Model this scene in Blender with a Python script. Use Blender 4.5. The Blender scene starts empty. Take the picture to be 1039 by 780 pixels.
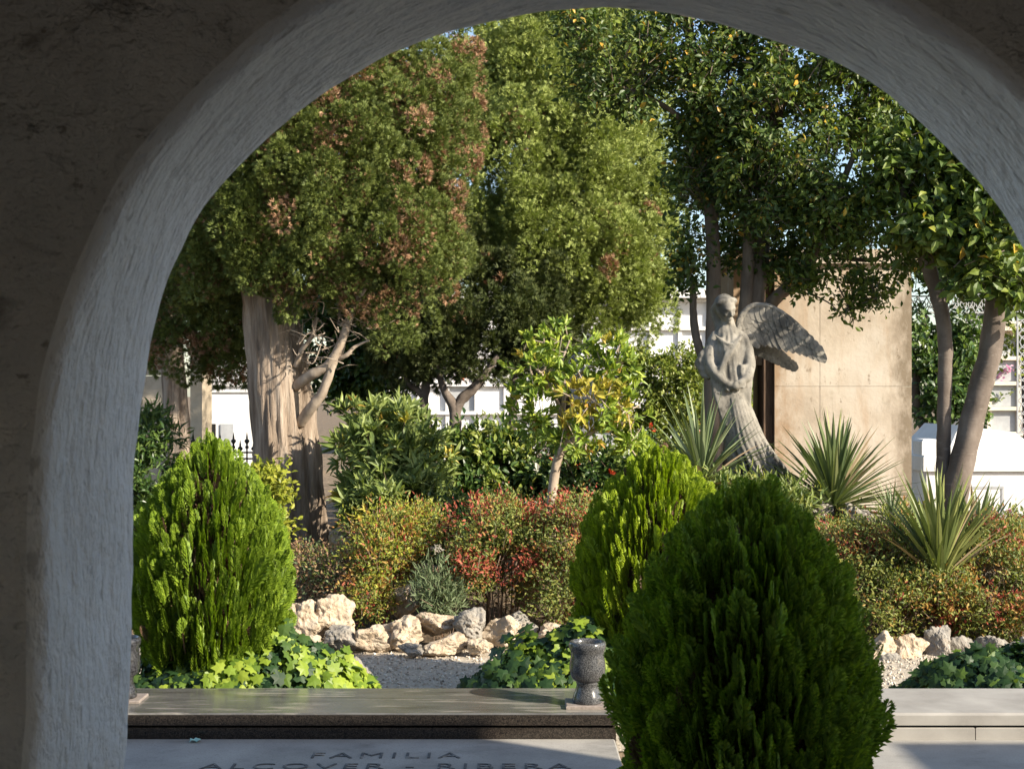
import bpy, math, random
import numpy as np
from mathutils import Vector, Matrix, noise

R = math.radians
rng = np.random.default_rng(7)
random.seed(7)
scn = bpy.context.scene
COL = scn.collection

# ------------------------------------------------------------------ camera, world, sun, exposure
EYE = 1.66
FPX = 1400.0          # focal length in pixels of the 1039 px wide photograph
HY = 400.0            # horizon row
cd = bpy.data.cameras.new("camera")
cam = bpy.data.objects.new("camera", cd)
COL.objects.link(cam)
cam.location = (0, 0, EYE)
cam.rotation_euler = (R(90), 0, 0)
cd.sensor_width = 36.0
cd.lens = 36.0 * FPX / 1039.0
cd.shift_y = (HY - 390.0) / 1039.0
cd.clip_start = 0.05
cd.clip_end = 2000
cd.dof.use_dof = True
cd.dof.focus_distance = 8.5
cd.dof.aperture_fstop = 10.0
scn.camera = cam

SUN_AZ = R(58)        # to the right of straight behind the camera
SUN_EL = R(28)
sdir = Vector((math.sin(SUN_AZ) * math.cos(SUN_EL), -math.cos(SUN_AZ) * math.cos(SUN_EL), math.sin(SUN_EL)))
world = bpy.data.worlds.new("World")
scn.world = world
world.use_nodes = True
wn = world.node_tree
wn.nodes.clear()
sky = wn.nodes.new("ShaderNodeTexSky")
sky.sky_type = 'NISHITA'
sky.sun_disc = False
sky.sun_elevation = SUN_EL
sky.sun_rotation = math.atan2(sdir.x, sdir.y)
bg = wn.nodes.new("ShaderNodeBackground")
bg.inputs[1].default_value = 0.115
wo = wn.nodes.new("ShaderNodeOutputWorld")
wn.links.new(sky.outputs[0], bg.inputs[0])
wn.links.new(bg.outputs[0], wo.inputs[0])
sl = bpy.data.lights.new("sun", 'SUN')
sl.energy = 5.0
sl.angle = R(0.53)
sl.color = (1.0, 0.90, 0.74)
sun = bpy.data.objects.new("sun", sl)
COL.objects.link(sun)
sun.rotation_euler = sdir.to_track_quat('Z', 'Y').to_euler()
sun.location = (8, -5, 9)

scn.view_settings.view_transform = 'Standard'
scn.view_settings.look = 'None'
scn.view_settings.exposure = 1.08
scn.view_settings.gamma = 1.0
scn.view_settings.use_curve_mapping = False
scn.render.engine = 'CYCLES'
scn.cycles.max_bounces = 8
scn.cycles.diffuse_bounces = 5
scn.cycles.transmission_bounces = 5
scn.cycles.use_denoising = True

# ------------------------------------------------------------------ helpers
def W(px, py, D):
    """the point of the place seen at photo pixel (px, py), D metres ahead"""
    return Vector(((px - 519.5) / FPX * D, D, EYE - (py - HY) / FPX * D))

def tag(o, label=None, cat=None, group=None, kind=None):
    if label: o['label'] = label
    if cat: o['category'] = cat
    if group: o['group'] = group
    if kind: o['kind'] = kind
    return o

def empty(name, loc, label, cat, group=None):
    o = bpy.data.objects.new(name, None)
    o.empty_display_size = 0.1
    COL.objects.link(o)
    o.location = loc
    return tag(o, label, cat, group)

class MB:
    """collects geometry as numpy arrays and links it as one mesh object (world coordinates in, parent's space out)"""
    def __init__(self):
        self.v = []; self.f = []; self.m = []; self.n = 0; self.uv = None
    def add(self, verts, faces, mat=0):
        verts = np.asarray(verts, dtype=np.float64).reshape(-1, 3)
        if isinstance(faces, np.ndarray):
            faces = [faces]
        else:
            by = {}
            for f in faces: by.setdefault(len(f), []).append(f)
            faces = [np.array(a, dtype=np.int64) for a in by.values()]
        for fa in faces:
            self.f.append(fa + self.n)
            self.m.append(np.full(len(fa), mat, dtype=np.int32) if np.isscalar(mat) else np.asarray(mat, dtype=np.int32))
        self.v.append(verts); self.n += len(verts)
    def box(self, x0, x1, y0, y1, z0, z1, mat=0):
        v = [(x, y, z) for z in (z0, z1) for y in (y0, y1) for x in (x0, x1)]
        self.add(v, [(0, 2, 3, 1), (4, 5, 7, 6), (0, 1, 5, 4), (2, 6, 7, 3), (0, 4, 6, 2), (1, 3, 7, 5)], mat)
    def inst(self, tv, tf, P, M, S, mat=0):
        """N copies of a template: points P (N,3), frames M (N,3,3) columns, sizes S (N,) or (N,3)"""
        P = np.asarray(P); N = len(P)
        if N == 0: return
        S = np.asarray(S)
        if S.ndim == 1: S = np.repeat(S[:, None], 3, 1)
        loc = tv[None, :, :] * S[:, None, :]
        v = np.einsum('nij,nvj->nvi', M, loc) + P[:, None, :]
        nt = len(tv)
        if not isinstance(tf, list): tf = [tf]
        vv = v.reshape(-1, 3)
        for k, fa in enumerate(tf):
            F = (fa[None, :, :] + (np.arange(N) * nt)[:, None, None]).reshape(-1, fa.shape[1])
            mm = mat if np.isscalar(mat) else np.repeat(np.asarray(mat), len(fa))
            self.f.append(F + self.n)
            self.m.append(np.full(len(F), mm, dtype=np.int32) if np.isscalar(mm) else mm.astype(np.int32))
        self.v.append(vv); self.n += len(vv)
    def mesh(self, name, mats, origin=(0, 0, 0), smooth=False):
        v = np.concatenate(self.v) - np.array(origin, dtype=np.float64)
        me = bpy.data.meshes.new(name)
        me.vertices.add(len(v))
        me.vertices.foreach_set('co', v.astype(np.float32).ravel())
        tot = sum(f.size for f in self.f); npoly = sum(len(f) for f in self.f)
        me.loops.add(tot); me.polygons.add(npoly)
        me.loops.foreach_set('vertex_index', np.concatenate([f.ravel() for f in self.f]).astype(np.int32))
        sizes = np.concatenate([np.full(len(f), f.shape[1]) for f in self.f])
        me.polygons.foreach_set('loop_start', (np.cumsum(sizes) - sizes).astype(np.int32))
        me.polygons.foreach_set('material_index', np.concatenate(self.m))
        me.polygons.foreach_set('use_smooth', np.full(npoly, bool(smooth)))
        for mt in (mats if isinstance(mats, (list, tuple)) else [mats]): me.materials.append(mt)
        me.update(calc_edges=True)
        return me
    def build(self, name, mats, parent=None, smooth=False, loc=None):
        org = parent.location if parent is not None else (loc if loc is not None else (0, 0, 0))
        if parent is not None and parent.parent is not None:
            org = parent.parent.location + parent.location
        me = self.mesh(name, mats, org, smooth)
        o = bpy.data.objects.new(name, me)
        COL.objects.link(o)
        if parent is not None: o.parent = parent
        elif loc is not None: o.location = loc
        return o

def unit(a):
    a = np.asarray(a, dtype=np.float64)
    return a / np.maximum(np.linalg.norm(a, axis=-1, keepdims=True), 1e-9)

def frames(d, up):
    """columns x, y, z with y along d and z leaning to up"""
    y = unit(d)
    x = np.cross(y, up); bad = np.linalg.norm(x, axis=1) < 1e-4
    x[bad] = np.cross(y[bad], np.array([0.3, 0.9, 0.2]))
    x = unit(x); z = np.cross(x, y)
    return np.stack([x, y, z], axis=2)

def rdir(n): return unit(rng.normal(size=(n, 3)))

def tri(*a): return np.array(a, dtype=np.int64)

# leaf shapes: y = length, z = upper face
def leaf_shape(w, fold=0.10, droop=0.12, wide=0.45):
    v = np.array([(0, 0, 0), (-w * .8, wide * .55, fold * .7), (-w, wide, fold), (-w * .55, .8, fold * .6 - droop * .5), (0, 1, -droop),
                  (w * .55, .8, fold * .6 - droop * .5), (w, wide, fold), (w * .8, wide * .55, fold * .7), (0, .5, 0)], dtype=float)
    v[8, 2] = -0.02
    f = tri((0, 8, 1), (1, 8, 2), (2, 8, 3), (3, 8, 4), (4, 8, 5), (5, 8, 6), (6, 8, 7), (7, 8, 0))
    return v, f
L_OVATE = leaf_shape(.24, wide=.5)
L_BROAD = leaf_shape(.27, wide=.55, droop=.18)
L_LANCE = leaf_shape(.12, .05, .2)
L_SMALL = (np.array([(0, 0, 0), (-.24, .5, .06), (0, 1, -.05), (.24, .5, .06)]), tri((0, 2, 1), (0, 3, 2)))
# scale-leaf sprig of a cypress: five short blades in a fan
def sprig_shape():
    v = []; f = []
    for a, l, t in ((0, 1, 0), (28, .85, .25), (-28, .85, -.25), (50, .6, -.2), (-52, .62, .22), (12, .8, .5), (-10, .8, -.5)):
        a = R(a); d = np.array((math.sin(a), math.cos(a), t)) * l; s = np.array((math.cos(a), -math.sin(a), .3)) * .080
        b = len(v); m = d * .45
        v += [np.zeros(3), m - s, d, m + s]; f += [(b, b + 1, b + 2, b + 3)]
    return np.array(v), np.array(f)
SPRIG = sprig_shape()
# flat upright spray of a thuja
def spray_shape():
    v = []; f = []
    def blade(p, d, l, w, off):
        b = len(v); d = np.array(d) / np.linalg.norm(d); s = np.array((d[1], -d[0], 0))
        m = p + d * l * .5
        v.extend([p, m - s * w + (0, 0, off), p + d * l, m + s * w + (0, 0, -off)]); f.append((b, b + 1, b + 2, b + 3))
    n = 11
    for i in range(n):
        t = i / (n - 1)
        p = np.array((0.02 * math.sin(i * 2.1), .06 + .84 * t, .01 * math.sin(i * 1.7)))
        L = .30 * (math.sin(math.pi * (0.15 + .8 * t)) ** .8) + .04
        for sd in (-1, 1):
            blade(p, (sd * .50, .87, 0), L, .028, .02)
            q = p + np.array((sd * .50, .87, 0)) * L * .45
            blade(q, (sd * .85, .5, 0), L * .45, .024, -.02)
            blade(q, (sd * .1, 1, 0), L * .5, .022, .02)
    blade(np.array((0, .02, 0)), (0, 1, 0), .98, .02, 0)
    return np.array(v), np.array(f)
SPRAY = spray_shape()
def ivy_shape():
    o = [(0, .0), (-.22, -.12), (-.5, .08), (-.36, .32), (-.52, .62), (-.24, .60), (0, 1.0), (.24, .60), (.52, .62), (.36, .32), (.5, .08), (.22, -.12)]
    v = [(x, y, -.10 * abs(x) - .06 * y * y) for x, y in o] + [(0, .32, .03)]
    f = [(i, 12, (i + 1) % 12) for i in range(12)]
    return np.array(v, dtype=float), np.array([(a, c, b) for a, b, c in f])
IVY = ivy_shape()

def tube(mb, pts, rad, sides=10, seg=6, rough=0.0, ribs=0.0, ribk=7, seed=0, mat=0, flare=None):
    """swept trunk or branch through pts with radii rad; rough = lumpy, ribs = lengthwise furrows"""
    pts = [Vector(p) for p in pts]
    P = []; Rd = []
    n = len(pts)
    for i in range(n - 1):
        p0, p1, p2, p3 = pts[max(i - 1, 0)], pts[i], pts[i + 1], pts[min(i + 2, n - 1)]
        for k in range(seg):
            t = k / seg
            P.append(0.5 * ((2 * p1) + (p2 - p0) * t + (2 * p0 - 5 * p1 + 4 * p2 - p3) * t * t + (3 * p1 - p0 - 3 * p2 + p3) * t ** 3))
            Rd.append(rad[i] + (rad[i + 1] - rad[i]) * t)
    P.append(pts[-1]); Rd.append(rad[-1])
    v = []; m = len(P)
    nrm = None; arc = 0
    for i in range(m):
        tg = (P[min(i + 1, m - 1)] - P[max(i - 1, 0)]).normalized()
        if nrm is None:
            a = Vector((1, 0, 0)) if abs(tg.x) < .9 else Vector((0, 1, 0))
            nrm = (a - tg * a.dot(tg)).normalized()
        else:
            nrm = (nrm - tg * nrm.dot(tg)).normalized()
            arc += (P[i] - P[i - 1]).length
        bn = tg.cross(nrm)
        for j in range(sides):
            th = 2 * math.pi * j / sides
            r = Rd[i]
            c, s = math.cos(th), math.sin(th)
            if rough: r *= 1 + rough * noise.noise((c * 1.6 + seed, s * 1.6, arc / max(Rd[0], .02) * .8))
            if ribs:
                q = noise.noise((c * ribk * .6 + seed, s * ribk * .6, arc * 1.1)) + .6 * noise.noise((c * ribk * 1.7, s * ribk * 1.7 + seed, arc * 2.3))
                r *= 1 + ribs * (abs(q) * 2 - .55)
            v.append(P[i] + (nrm * c + bn * s) * r)
    f = []
    for i in range(m - 1):
        for j in range(sides):
            k = (j + 1) % sides
            f.append((i * sides + j, i * sides + k, (i + 1) * sides + k, (i + 1) * sides + j))
    b = len(v)
    v.append(P[0]); v.append(P[-1])
    for j in range(sides):
        k = (j + 1) % sides
        f.append((b, k, j)); f.append((b + 1, (m - 1) * sides + j, (m - 1) * sides + k))
    mb.add([tuple(p) for p in v], f, mat)

# ------------------------------------------------------------------ materials
def newmat(name):
    m = bpy.data.materials.new(name); m.use_nodes = True
    nt = m.node_tree; p = nt.nodes['Principled BSDF']
    return m, nt, p

def ramp(nt, stops):
    r = nt.nodes.new('ShaderNodeValToRGB'); e = r.color_ramp.elements
    while len(e) > 1: e.remove(e[-1])
    e[0].position = stops[0][0]; e[0].color = (*stops[0][1], 1)
    for p, c in stops[1:]:
        k = e.new(p); k.color = (*c, 1)
    return r

def noise_node(nt, coord, scale, detail=6, rough=.55, stretch=None, dist=0):
    n = nt.nodes.new('ShaderNodeTexNoise')
    n.inputs['Scale'].default_value = scale; n.inputs['Detail'].default_value = detail
    n.inputs['Roughness'].default_value = rough; n.inputs['Distortion'].default_value = dist
    if stretch:
        mp = nt.nodes.new('ShaderNodeMapping'); mp.inputs['Scale'].default_value = stretch
        nt.links.new(coord, mp.inputs['Vector']); nt.links.new(mp.outputs[0], n.inputs['Vector'])
    else:
        nt.links.new(coord, n.inputs['Vector'])
    return n

def surf(name, stops, scale=4, detail=8, rough=.8, stretch=None, bumps=(), second=None, spec=.3, dist=0, coord='Object', metallic=0, coat=0):
    """stone, plaster, bark, metal: noise colour with a second blotch layer and several bumps"""
    m, nt, p = newmat(name)
    tc = nt.nodes.new('ShaderNodeTexCoord'); co = tc.outputs[coord]
    n = noise_node(nt, co, scale, detail, .6, stretch, dist)
    r = ramp(nt, stops); nt.links.new(n.outputs['Fac'], r.inputs[0])
    col = r.outputs[0]
    for sec in (second or []):
        (s2, st2, lo, hi, c2, amt) = sec
        n2 = noise_node(nt, co, s2, 7, .62, st2)
        r2 = ramp(nt, [(lo, (0, 0, 0)), (hi, (1, 1, 1))]); nt.links.new(n2.outputs['Fac'], r2.inputs[0])
        mu = nt.nodes.new('ShaderNodeMath'); mu.operation = 'MULTIPLY'; mu.inputs[1].default_value = amt
        nt.links.new(r2.outputs[0], mu.inputs[0])
        mx = nt.nodes.new('ShaderNodeMix'); mx.data_type = 'RGBA'
        nt.links.new(mu.outputs[0], mx.inputs[0]); nt.links.new(col, mx.inputs[6]); mx.inputs[7].default_value = (*c2, 1)
        col = mx.outputs[2]
    nt.links.new(col, p.inputs['Base Color'])
    p.inputs['Roughness'].default_value = rough
    p.inputs['Specular IOR Level'].default_value = spec
    p.inputs['Metallic'].default_value = metallic
    p.inputs['Coat Weight'].default_value = coat
    last = None
    for (bs, bst, strength, distance) in bumps:
        nb = noise_node(nt, co, bs, 6, .6, bst)
        b = nt.nodes.new('ShaderNodeBump'); b.inputs['Strength'].default_value = strength; b.inputs['Distance'].default_value = distance
        nt.links.new(nb.outputs['Fac'], b.inputs['Height'])
        if last: nt.links.new(last.outputs[0], b.inputs['Normal'])
        last = b
    if last: nt.links.new(last.outputs[0], p.inputs['Normal'])
    return m

def leafmat(name, stops, rough=.5, trans=.3, tint=(1.25, 1.3, .6), spec=.35, patch=.25, pscale=2.5):
    """leaf: colour differs leaf by leaf; light shines through"""
    m, nt, p = newmat(name)
    g = nt.nodes.new('ShaderNodeNewGeometry')
    r = ramp(nt, stops)
    tc = nt.nodes.new('ShaderNodeTexCoord')
    n = noise_node(nt, tc.outputs['Object'], pscale, 2)
    ma = nt.nodes.new('ShaderNodeMath'); ma.operation = 'MULTIPLY_ADD'; ma.inputs[1].default_value = patch * 3; ma.inputs[2].default_value = -patch * 1.5
    nt.links.new(n.outputs['Fac'], ma.inputs[0])
    ad = nt.nodes.new('ShaderNodeMath'); ad.operation = 'ADD'; ad.use_clamp = True
    nt.links.new(g.outputs['Random Per Island'], ad.inputs[0]); nt.links.new(ma.outputs[0], ad.inputs[1])
    nt.links.new(ad.outputs[0], r.inputs[0])
    nt.links.new(r.outputs[0], p.inputs['Base Color'])
    p.inputs['Roughness'].default_value = rough; p.inputs['Specular IOR Level'].default_value = spec
    t = nt.nodes.new('ShaderNodeBsdfTranslucent')
    mul = nt.nodes.new('ShaderNodeMix'); mul.data_type = 'RGBA'; mul.blend_type = 'MULTIPLY'; mul.inputs[0].default_value = 1
    nt.links.new(r.outputs[0], mul.inputs[6]); mul.inputs[7].default_value = (*tint, 1)
    nt.links.new(mul.outputs[2], t.inputs[0])
    ms = nt.nodes.new('ShaderNodeMixShader'); ms.inputs[0].default_value = trans
    nt.links.new(p.outputs[0], ms.inputs[1]); nt.links.new(t.outputs[0], ms.inputs[2])
    nt.links.new(ms.outputs[0], nt.nodes['Material Output'].inputs[0])
    return m

def plain(name, c, rough=.6, spec=.3, metallic=0):
    return surf(name, [(.3, tuple(x * .85 for x in c)), (.7, tuple(min(1, x * 1.1) for x in c))], 9, 5, rough, bumps=((60, None, .1, .003),), spec=spec, metallic=metallic)

M = {}
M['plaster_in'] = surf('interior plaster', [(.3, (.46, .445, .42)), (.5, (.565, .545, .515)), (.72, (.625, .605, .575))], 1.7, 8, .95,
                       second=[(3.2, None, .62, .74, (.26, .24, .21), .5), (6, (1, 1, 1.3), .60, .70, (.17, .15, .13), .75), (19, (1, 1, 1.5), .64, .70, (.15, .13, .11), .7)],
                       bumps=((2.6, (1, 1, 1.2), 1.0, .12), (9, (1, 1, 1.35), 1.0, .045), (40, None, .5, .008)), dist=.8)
M['soil'] = surf('garden soil', [(.3, (.10, .07, .045)), (.55, (.19, .14, .09)), (.75, (.27, .20, .13))], 5, 9, .95, bumps=((14, None, .8, .04), (60, None, .5, .01)))
M['gravel'] = surf('gravel', [(.3, (.28, .235, .18)), (.5, (.45, .39, .31)), (.7, (.60, .53, .43))], 70, 5, .95, bumps=((80, None, .9, .012), (6, None, .3, .03)))
M['pebble'] = leafmat('pebble stone', [(0, (.22, .18, .14)), (.4, (.43, .37, .30)), (.75, (.55, .49, .41)), (1, (.66, .62, .55))], .9, 0.0, patch=0)
M['marble_dark'] = surf('brown polished marble', [(.32, (.060, .059, .055)), (.5, (.120, .118, .110)), (.62, (.082, .081, .075)), (.75, (.21, .205, .19))], 3.0, 9, .20, stretch=(.5, 3.5, 3), dist=1.2,
                        second=[(60, None, .55, .7, (.22, .19, .15), .35), (9, (.25, 1.6, 1), .54, .62, (.34, .31, .26), .6), (6, (.3, 2.2, 1), .56, .64, (.055, .05, .042), .6)], spec=.5, bumps=((160, None, .06, .001),))
M['granite_shaded'] = surf('brown granite darkened for shade', [(.35, (.010, .009, .008)), (.5, (.026, .021, .017)), (.68, (.062, .050, .040))], 210, 3, .16, second=[(330, None, .6, .68, (.20, .16, .12), .6)], spec=.4)  # darkened so the shade on the ledge front sits in the colour
M['slab_grey'] = surf('pale grey tomb stone', [(.3, (.255, .24, .215)), (.5, (.33, .312, .282)), (.72, (.39, .37, .335))], 3, 9, .72,
                      second=[(150, None, .52, .7, (.13, .126, .12), .6), (5, (.6, 1, 1), .54, .70, (.13, .12, .105), .55), (2.2, None, .55, .62, (.30, .29, .27), .35)], bumps=((200, None, .15, .002),))
M['slab_light'] = surf('light granite', [(.3, (.23, .216, .197)), (.5, (.295, .28, .257)), (.7, (.36, .343, .315))], 4, 8, .75,
                       second=[(140, None, .5, .68, (.32, .29, .26), .5), (6, (1, 1, .4), .6, .72, (.30, .26, .21), .35)], bumps=((180, None, .2, .002),))
M['letter'] = surf('weathered lead letter', [(.54, (.10, .10, .10)), (.66, (.26, .25, .23))], 26, 3, .75)
M['vase'] = surf('grey speckled granite', [(.40, (.018, .019, .020)), (.50, (.055, .055, .057)), (.60, (.13, .13, .13))], 260, 3, .2, second=[(420, None, .6, .66, (.30, .30, .30), .4)], spec=.55)
M['vase_black'] = surf('black granite', [(.4, (.012, .012, .013)), (.6, (.05, .05, .055))], 120, 3, .25, spec=.5)
M['pink_stone'] = surf('pinkish plinth stone', [(.35, (.20, .165, .145)), (.65, (.30, .255, .225))], 60, 4, .5)
M['limestone'] = surf('cream limestone', [(.28, (.22, .16, .10)), (.45, (.41, .325, .235)), (.62, (.52, .44, .345)), (.8, (.60, .54, .455))], 6, 10, .92,
                      second=[(3.5, None, .55, .72, (.42, .27, .15), .55), (16, None, .62, .7, (.15, .12, .09), .7)], bumps=((16, None, .8, .03), (60, None, .5, .008)), dist=.5)
M['limestone_grey'] = surf('grey limestone', [(.28, (.12, .105, .09)), (.48, (.25, .23, .20)), (.7, (.38, .355, .32))], 7, 10, .92,
                           second=[(5, None, .55, .7, (.36, .27, .18), .5), (18, None, .62, .7, (.10, .09, .08), .7)], bumps=((16, None, .8, .03), (60, None, .5, .008)), dist=.5)
M['statue'] = surf('weathered marble', [(.28, (.10, .09, .076)), (.45, (.19, .175, .148)), (.7, (.30, .275, .235))], 5, 9, .9,
                   second=[(4, (1, 1, .45), .50, .64, (.05, .048, .044), .75), (13, None, .54, .64, (.30, .285, .25), .5), (26, None, .57, .68, (.055, .05, .04), .75)], bumps=((30, None, .3, .008), (120, None, .2, .002)))
M['wall_ochre'] = surf('ochre lime render', [(.3, (.34, .285, .225)), (.5, (.43, .37, .30)), (.7, (.50, .445, .375))], 2.2, 8, .92,
                       second=[(2.6, (1, 1, .6), .52, .66, (.48, .435, .375), .75), (1.7, (2.2, 1, .35), .54, .68, (.36, .26, .175), .65), (5, (1.6, 1, .45), .58, .70, (.30, .26, .20), .6), (14, (1, 1, .6), .62, .70, (.17, .13, .09), .7)],
                       bumps=((20, None, .35, .012), (90, None, .25, .003)))
M['wood_brown'] = surf('brown door wood', [(.35, (.06, .038, .025)), (.65, (.14, .09, .06))], 10, 6, .7, stretch=(6, 6, .6), bumps=((30, (5, 5, .5), .4, .006),))
M['dark'] = plain('dark void', (.012, .012, .012), .9)
M['white'] = surf('white limewash', [(.3, (.60, .59, .575)), (.7, (.68, .67, .655))], 3, 7, .85, second=[(3, (1.6, 1, .4), .54, .70, (.46, .43, .385), .55), (9, None, .6, .7, (.42, .40, .36), .4)], bumps=((40, None, .15, .004),))
M['panel_white'] = surf('marble niche panel', [(.3, (.58, .575, .565)), (.7, (.69, .685, .675))], 5, 7, .5, spec=.4)
M['panel_grey'] = surf('grey niche panel', [(.3, (.30, .31, .32)), (.7, (.42, .43, .44))], 5, 7, .45, spec=.4)
M['cream'] = surf('cream shelf stone', [(.3, (.60, .52, .41)), (.7, (.72, .65, .54))], 5, 6, .8)
M['iron_grey'] = plain('grey painted iron', (.36, .37, .38), .5)
M['iron_black'] = plain('black wrought iron', (.02, .02, .022), .5)
M['stone_beige'] = surf('beige ashlar', [(.3, (.36, .30, .22)), (.7, (.55, .47, .36))], 4, 8, .9, bumps=((30, None, .4, .01),))
M['stone_gray'] = surf('grey monument stone', [(.3, (.28, .29, .30)), (.7, (.46, .46, .46))], 5, 8, .8, bumps=((40, None, .3, .006),))
M['bark_cypress'] = surf('fibrous grey brown bark', [(.3, (.13, .095, .068)), (.5, (.30, .235, .18)), (.7, (.46, .385, .31))], 4.2, 10, .95, stretch=(3.6, 3.6, .32),
                         bumps=((9, (3, 3, .22), 1.0, .04), (34, (2.5, 2.5, .3), .7, .012)))
M['bark_smooth'] = surf('smooth grey brown bark', [(.3, (.085, .066, .052)), (.5, (.14, .112, .092)), (.7, (.215, .18, .152))], 5, 8, .85, stretch=(1, 1, .6),
                        second=[(14, (.6, .6, 3), .6, .72, (.36, .32, .28), .5)], bumps=((18, (1, 1, 2.5), .4, .01), (60, None, .3, .003)))
M['bark_dark'] = surf('dark ficus bark', [(.3, (.05, .037, .028)), (.7, (.15, .115, .09))], 7, 8, .9, stretch=(1.5, 1.5, .5), bumps=((20, (1, 1, .5), .6, .012),))
M['bark_ficus'] = surf('ficus bark', [(.3, (.10, .075, .055)), (.7, (.25, .195, .15))], 7, 8, .9, stretch=(1.5, 1.5, .5), bumps=((20, (1, 1, .5), .6, .012),))
M['bark_pale'] = surf('pale tan bark', [(.3, (.24, .18, .13)), (.7, (.46, .38, .30))], 8, 8, .9, stretch=(1.5, 1.5, .6), bumps=((25, None, .5, .008),))
M['twig'] = plain('dry twig', (.20, .14, .10), .9)
# foliage
M['thuja'] = leafmat('thuja scale leaf', [(0, (0.107, 0.172, 0.015)), (.45, (0.176, 0.268, 0.022)), (1, (0.267, 0.364, 0.031))], .55, .32, (1.2, 1.25, .5))
M['thuja_gold'] = leafmat('golden thuja scale leaf', [(0, (0.161, 0.226, 0.015)), (.45, (0.265, 0.358, 0.022)), (1, (0.379, 0.464, 0.031))], .55, .32, (1.2, 1.25, .5))
M['thuja_deep'] = leafmat('deep green thuja scale leaf', [(0, (0.115, 0.193, 0.017)), (.5, (0.198, 0.304, 0.026)), (1, (0.313, 0.400, 0.037))], .55, .28, (1.2, 1.25, .5))
M['thuja_dry'] = leafmat('dry thuja leaf', [(0, (.10, .055, .03)), (1, (.22, .14, .09))], .8, .1, (1, 1, 1))
M['cypress'] = leafmat('cypress scale leaf', [(0, (0.063, 0.086, 0.018)), (.5, (0.115, 0.151, 0.031)), (1, (0.181, 0.210, 0.051))], .6, .12, patch=.3, pscale=1.6)
M['cypress_lime'] = leafmat('light cypress scale leaf', [(0, (0.135, 0.171, 0.039)), (.5, (0.252, 0.308, 0.079)), (1, (0.369, 0.417, 0.122))], .6, .12, patch=.3, pscale=1.2)
M['cypress_deep'] = leafmat('dark cypress scale leaf', [(0, (0.042, 0.058, 0.018)), (.6, (0.078, 0.102, 0.029)), (1, (0.133, 0.149, 0.044))], .6, .12, patch=.25, pscale=1.6)
M['cypress_brown'] = leafmat('dead cypress foliage', [(0, (0.192, 0.098, 0.046)), (.5, (0.323, 0.183, 0.098)), (1, (0.432, 0.286, 0.175))], .8, .1, (1, .9, .8))
M['ficus'] = leafmat('ficus leaf', [(0, (0.033, 0.064, 0.016)), (.5, (0.067, 0.110, 0.024)), (.9, (0.127, 0.163, 0.032)), (.96, (0.178, 0.198, 0.041)), (.988, (0.535, 0.312, 0.041)), (1, (0.624, 0.369, 0.054))], .46, .28, spec=.38, patch=.03)
M['ficus_light'] = leafmat('light ficus leaf', [(0, (0.058, 0.098, 0.019)), (.5, (0.111, 0.163, 0.029)), (.9, (0.182, 0.234, 0.039)), (.985, (0.260, 0.286, 0.052)), (1, (0.520, 0.351, 0.052))], .46, .32, spec=.38, patch=.03)
M['small_tree'] = leafmat('small tree leaf', [(0, (0.116, 0.182, 0.029)), (.5, (0.209, 0.291, 0.043)), (1, (0.377, 0.436, 0.057))], .42, .3, patch=.2)
M['yellow_leaf'] = leafmat('yellowing leaf', [(0, (0.252, 0.252, 0.036)), (.5, (0.441, 0.372, 0.048)), (.85, (0.525, 0.456, 0.096)), (1, (0.504, 0.288, 0.072))], .5, .3, (1.1, 1.1, .7))
M['hedge_dark'] = leafmat('glossy hedge leaf', [(0, (0.027, 0.061, 0.016)), (.5, (0.061, 0.115, 0.024)), (1, (0.135, 0.196, 0.041))], .36, .25, spec=.5)
M['hedge_light'] = leafmat('clipped hedge leaf', [(0, (0.081, 0.120, 0.021)), (.5, (0.171, 0.222, 0.040)), (1, (0.293, 0.317, 0.064))], .42, .25, spec=.4)
M['oleander'] = leafmat('oleander leaf', [(0, (0.094, 0.135, 0.039)), (.5, (0.172, 0.224, 0.058)), (1, (0.281, 0.329, 0.098))], .45, .25)
M['euonymus'] = leafmat('yellow green shrub leaf', [(0, (.13, .16, .02)), (.5, (.24, .27, .03)), (1, (.36, .36, .05))], .45, .3)
M['nandina_green'] = leafmat('nandina green leaflet', [(0, (0.081, 0.122, 0.029)), (.5, (0.163, 0.195, 0.043)), (1, (0.309, 0.309, 0.072))], .5, .3, patch=.2)
M['nandina_red'] = leafmat('nandina red leaflet', [(0, (0.184, 0.036, 0.024)), (.5, (0.345, 0.074, 0.044)), (1, (0.483, 0.144, 0.077))], .5, .32, (1.2, .9, .8))
M['nandina_orange'] = leafmat('nandina orange leaflet', [(0, (.25, .11, .03)), (.5, (.38, .21, .05)), (1, (.44, .34, .10))], .5, .32, (1.2, 1, .7))
M['ivy'] = leafmat('ivy leaf', [(0, (0.015, 0.040, 0.014)), (.55, (0.031, 0.069, 0.020)), (.85, (0.062, 0.112, 0.025)), (1, (0.125, 0.200, 0.030))], .45, .25, spec=.3, patch=.15)
M['ivy_light'] = leafmat('young ivy leaf', [(0, (.10, .17, .02)), (.5, (.20, .29, .03)), (1, (.32, .40, .05))], .42, .35)
M['yucca'] = leafmat('yucca blade', [(0, (0.077, 0.111, 0.046)), (.5, (0.137, 0.178, 0.072)), (.85, (0.224, 0.267, 0.113)), (1, (0.345, 0.345, 0.155))], .42, .15, spec=.4, patch=0)
M['yucca_green'] = leafmat('yellow green yucca blade', [(0, (.095, .13, .04)), (.5, (.17, .205, .065)), (1, (.30, .32, .11))], .42, .15, spec=.4, patch=0)
M['yucca_pale'] = leafmat('pale yucca blade', [(0, (0.092, 0.128, 0.061)), (.5, (0.151, 0.195, 0.091)), (1, (0.248, 0.286, 0.158))], .42, .15, spec=.4, patch=0)
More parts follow.
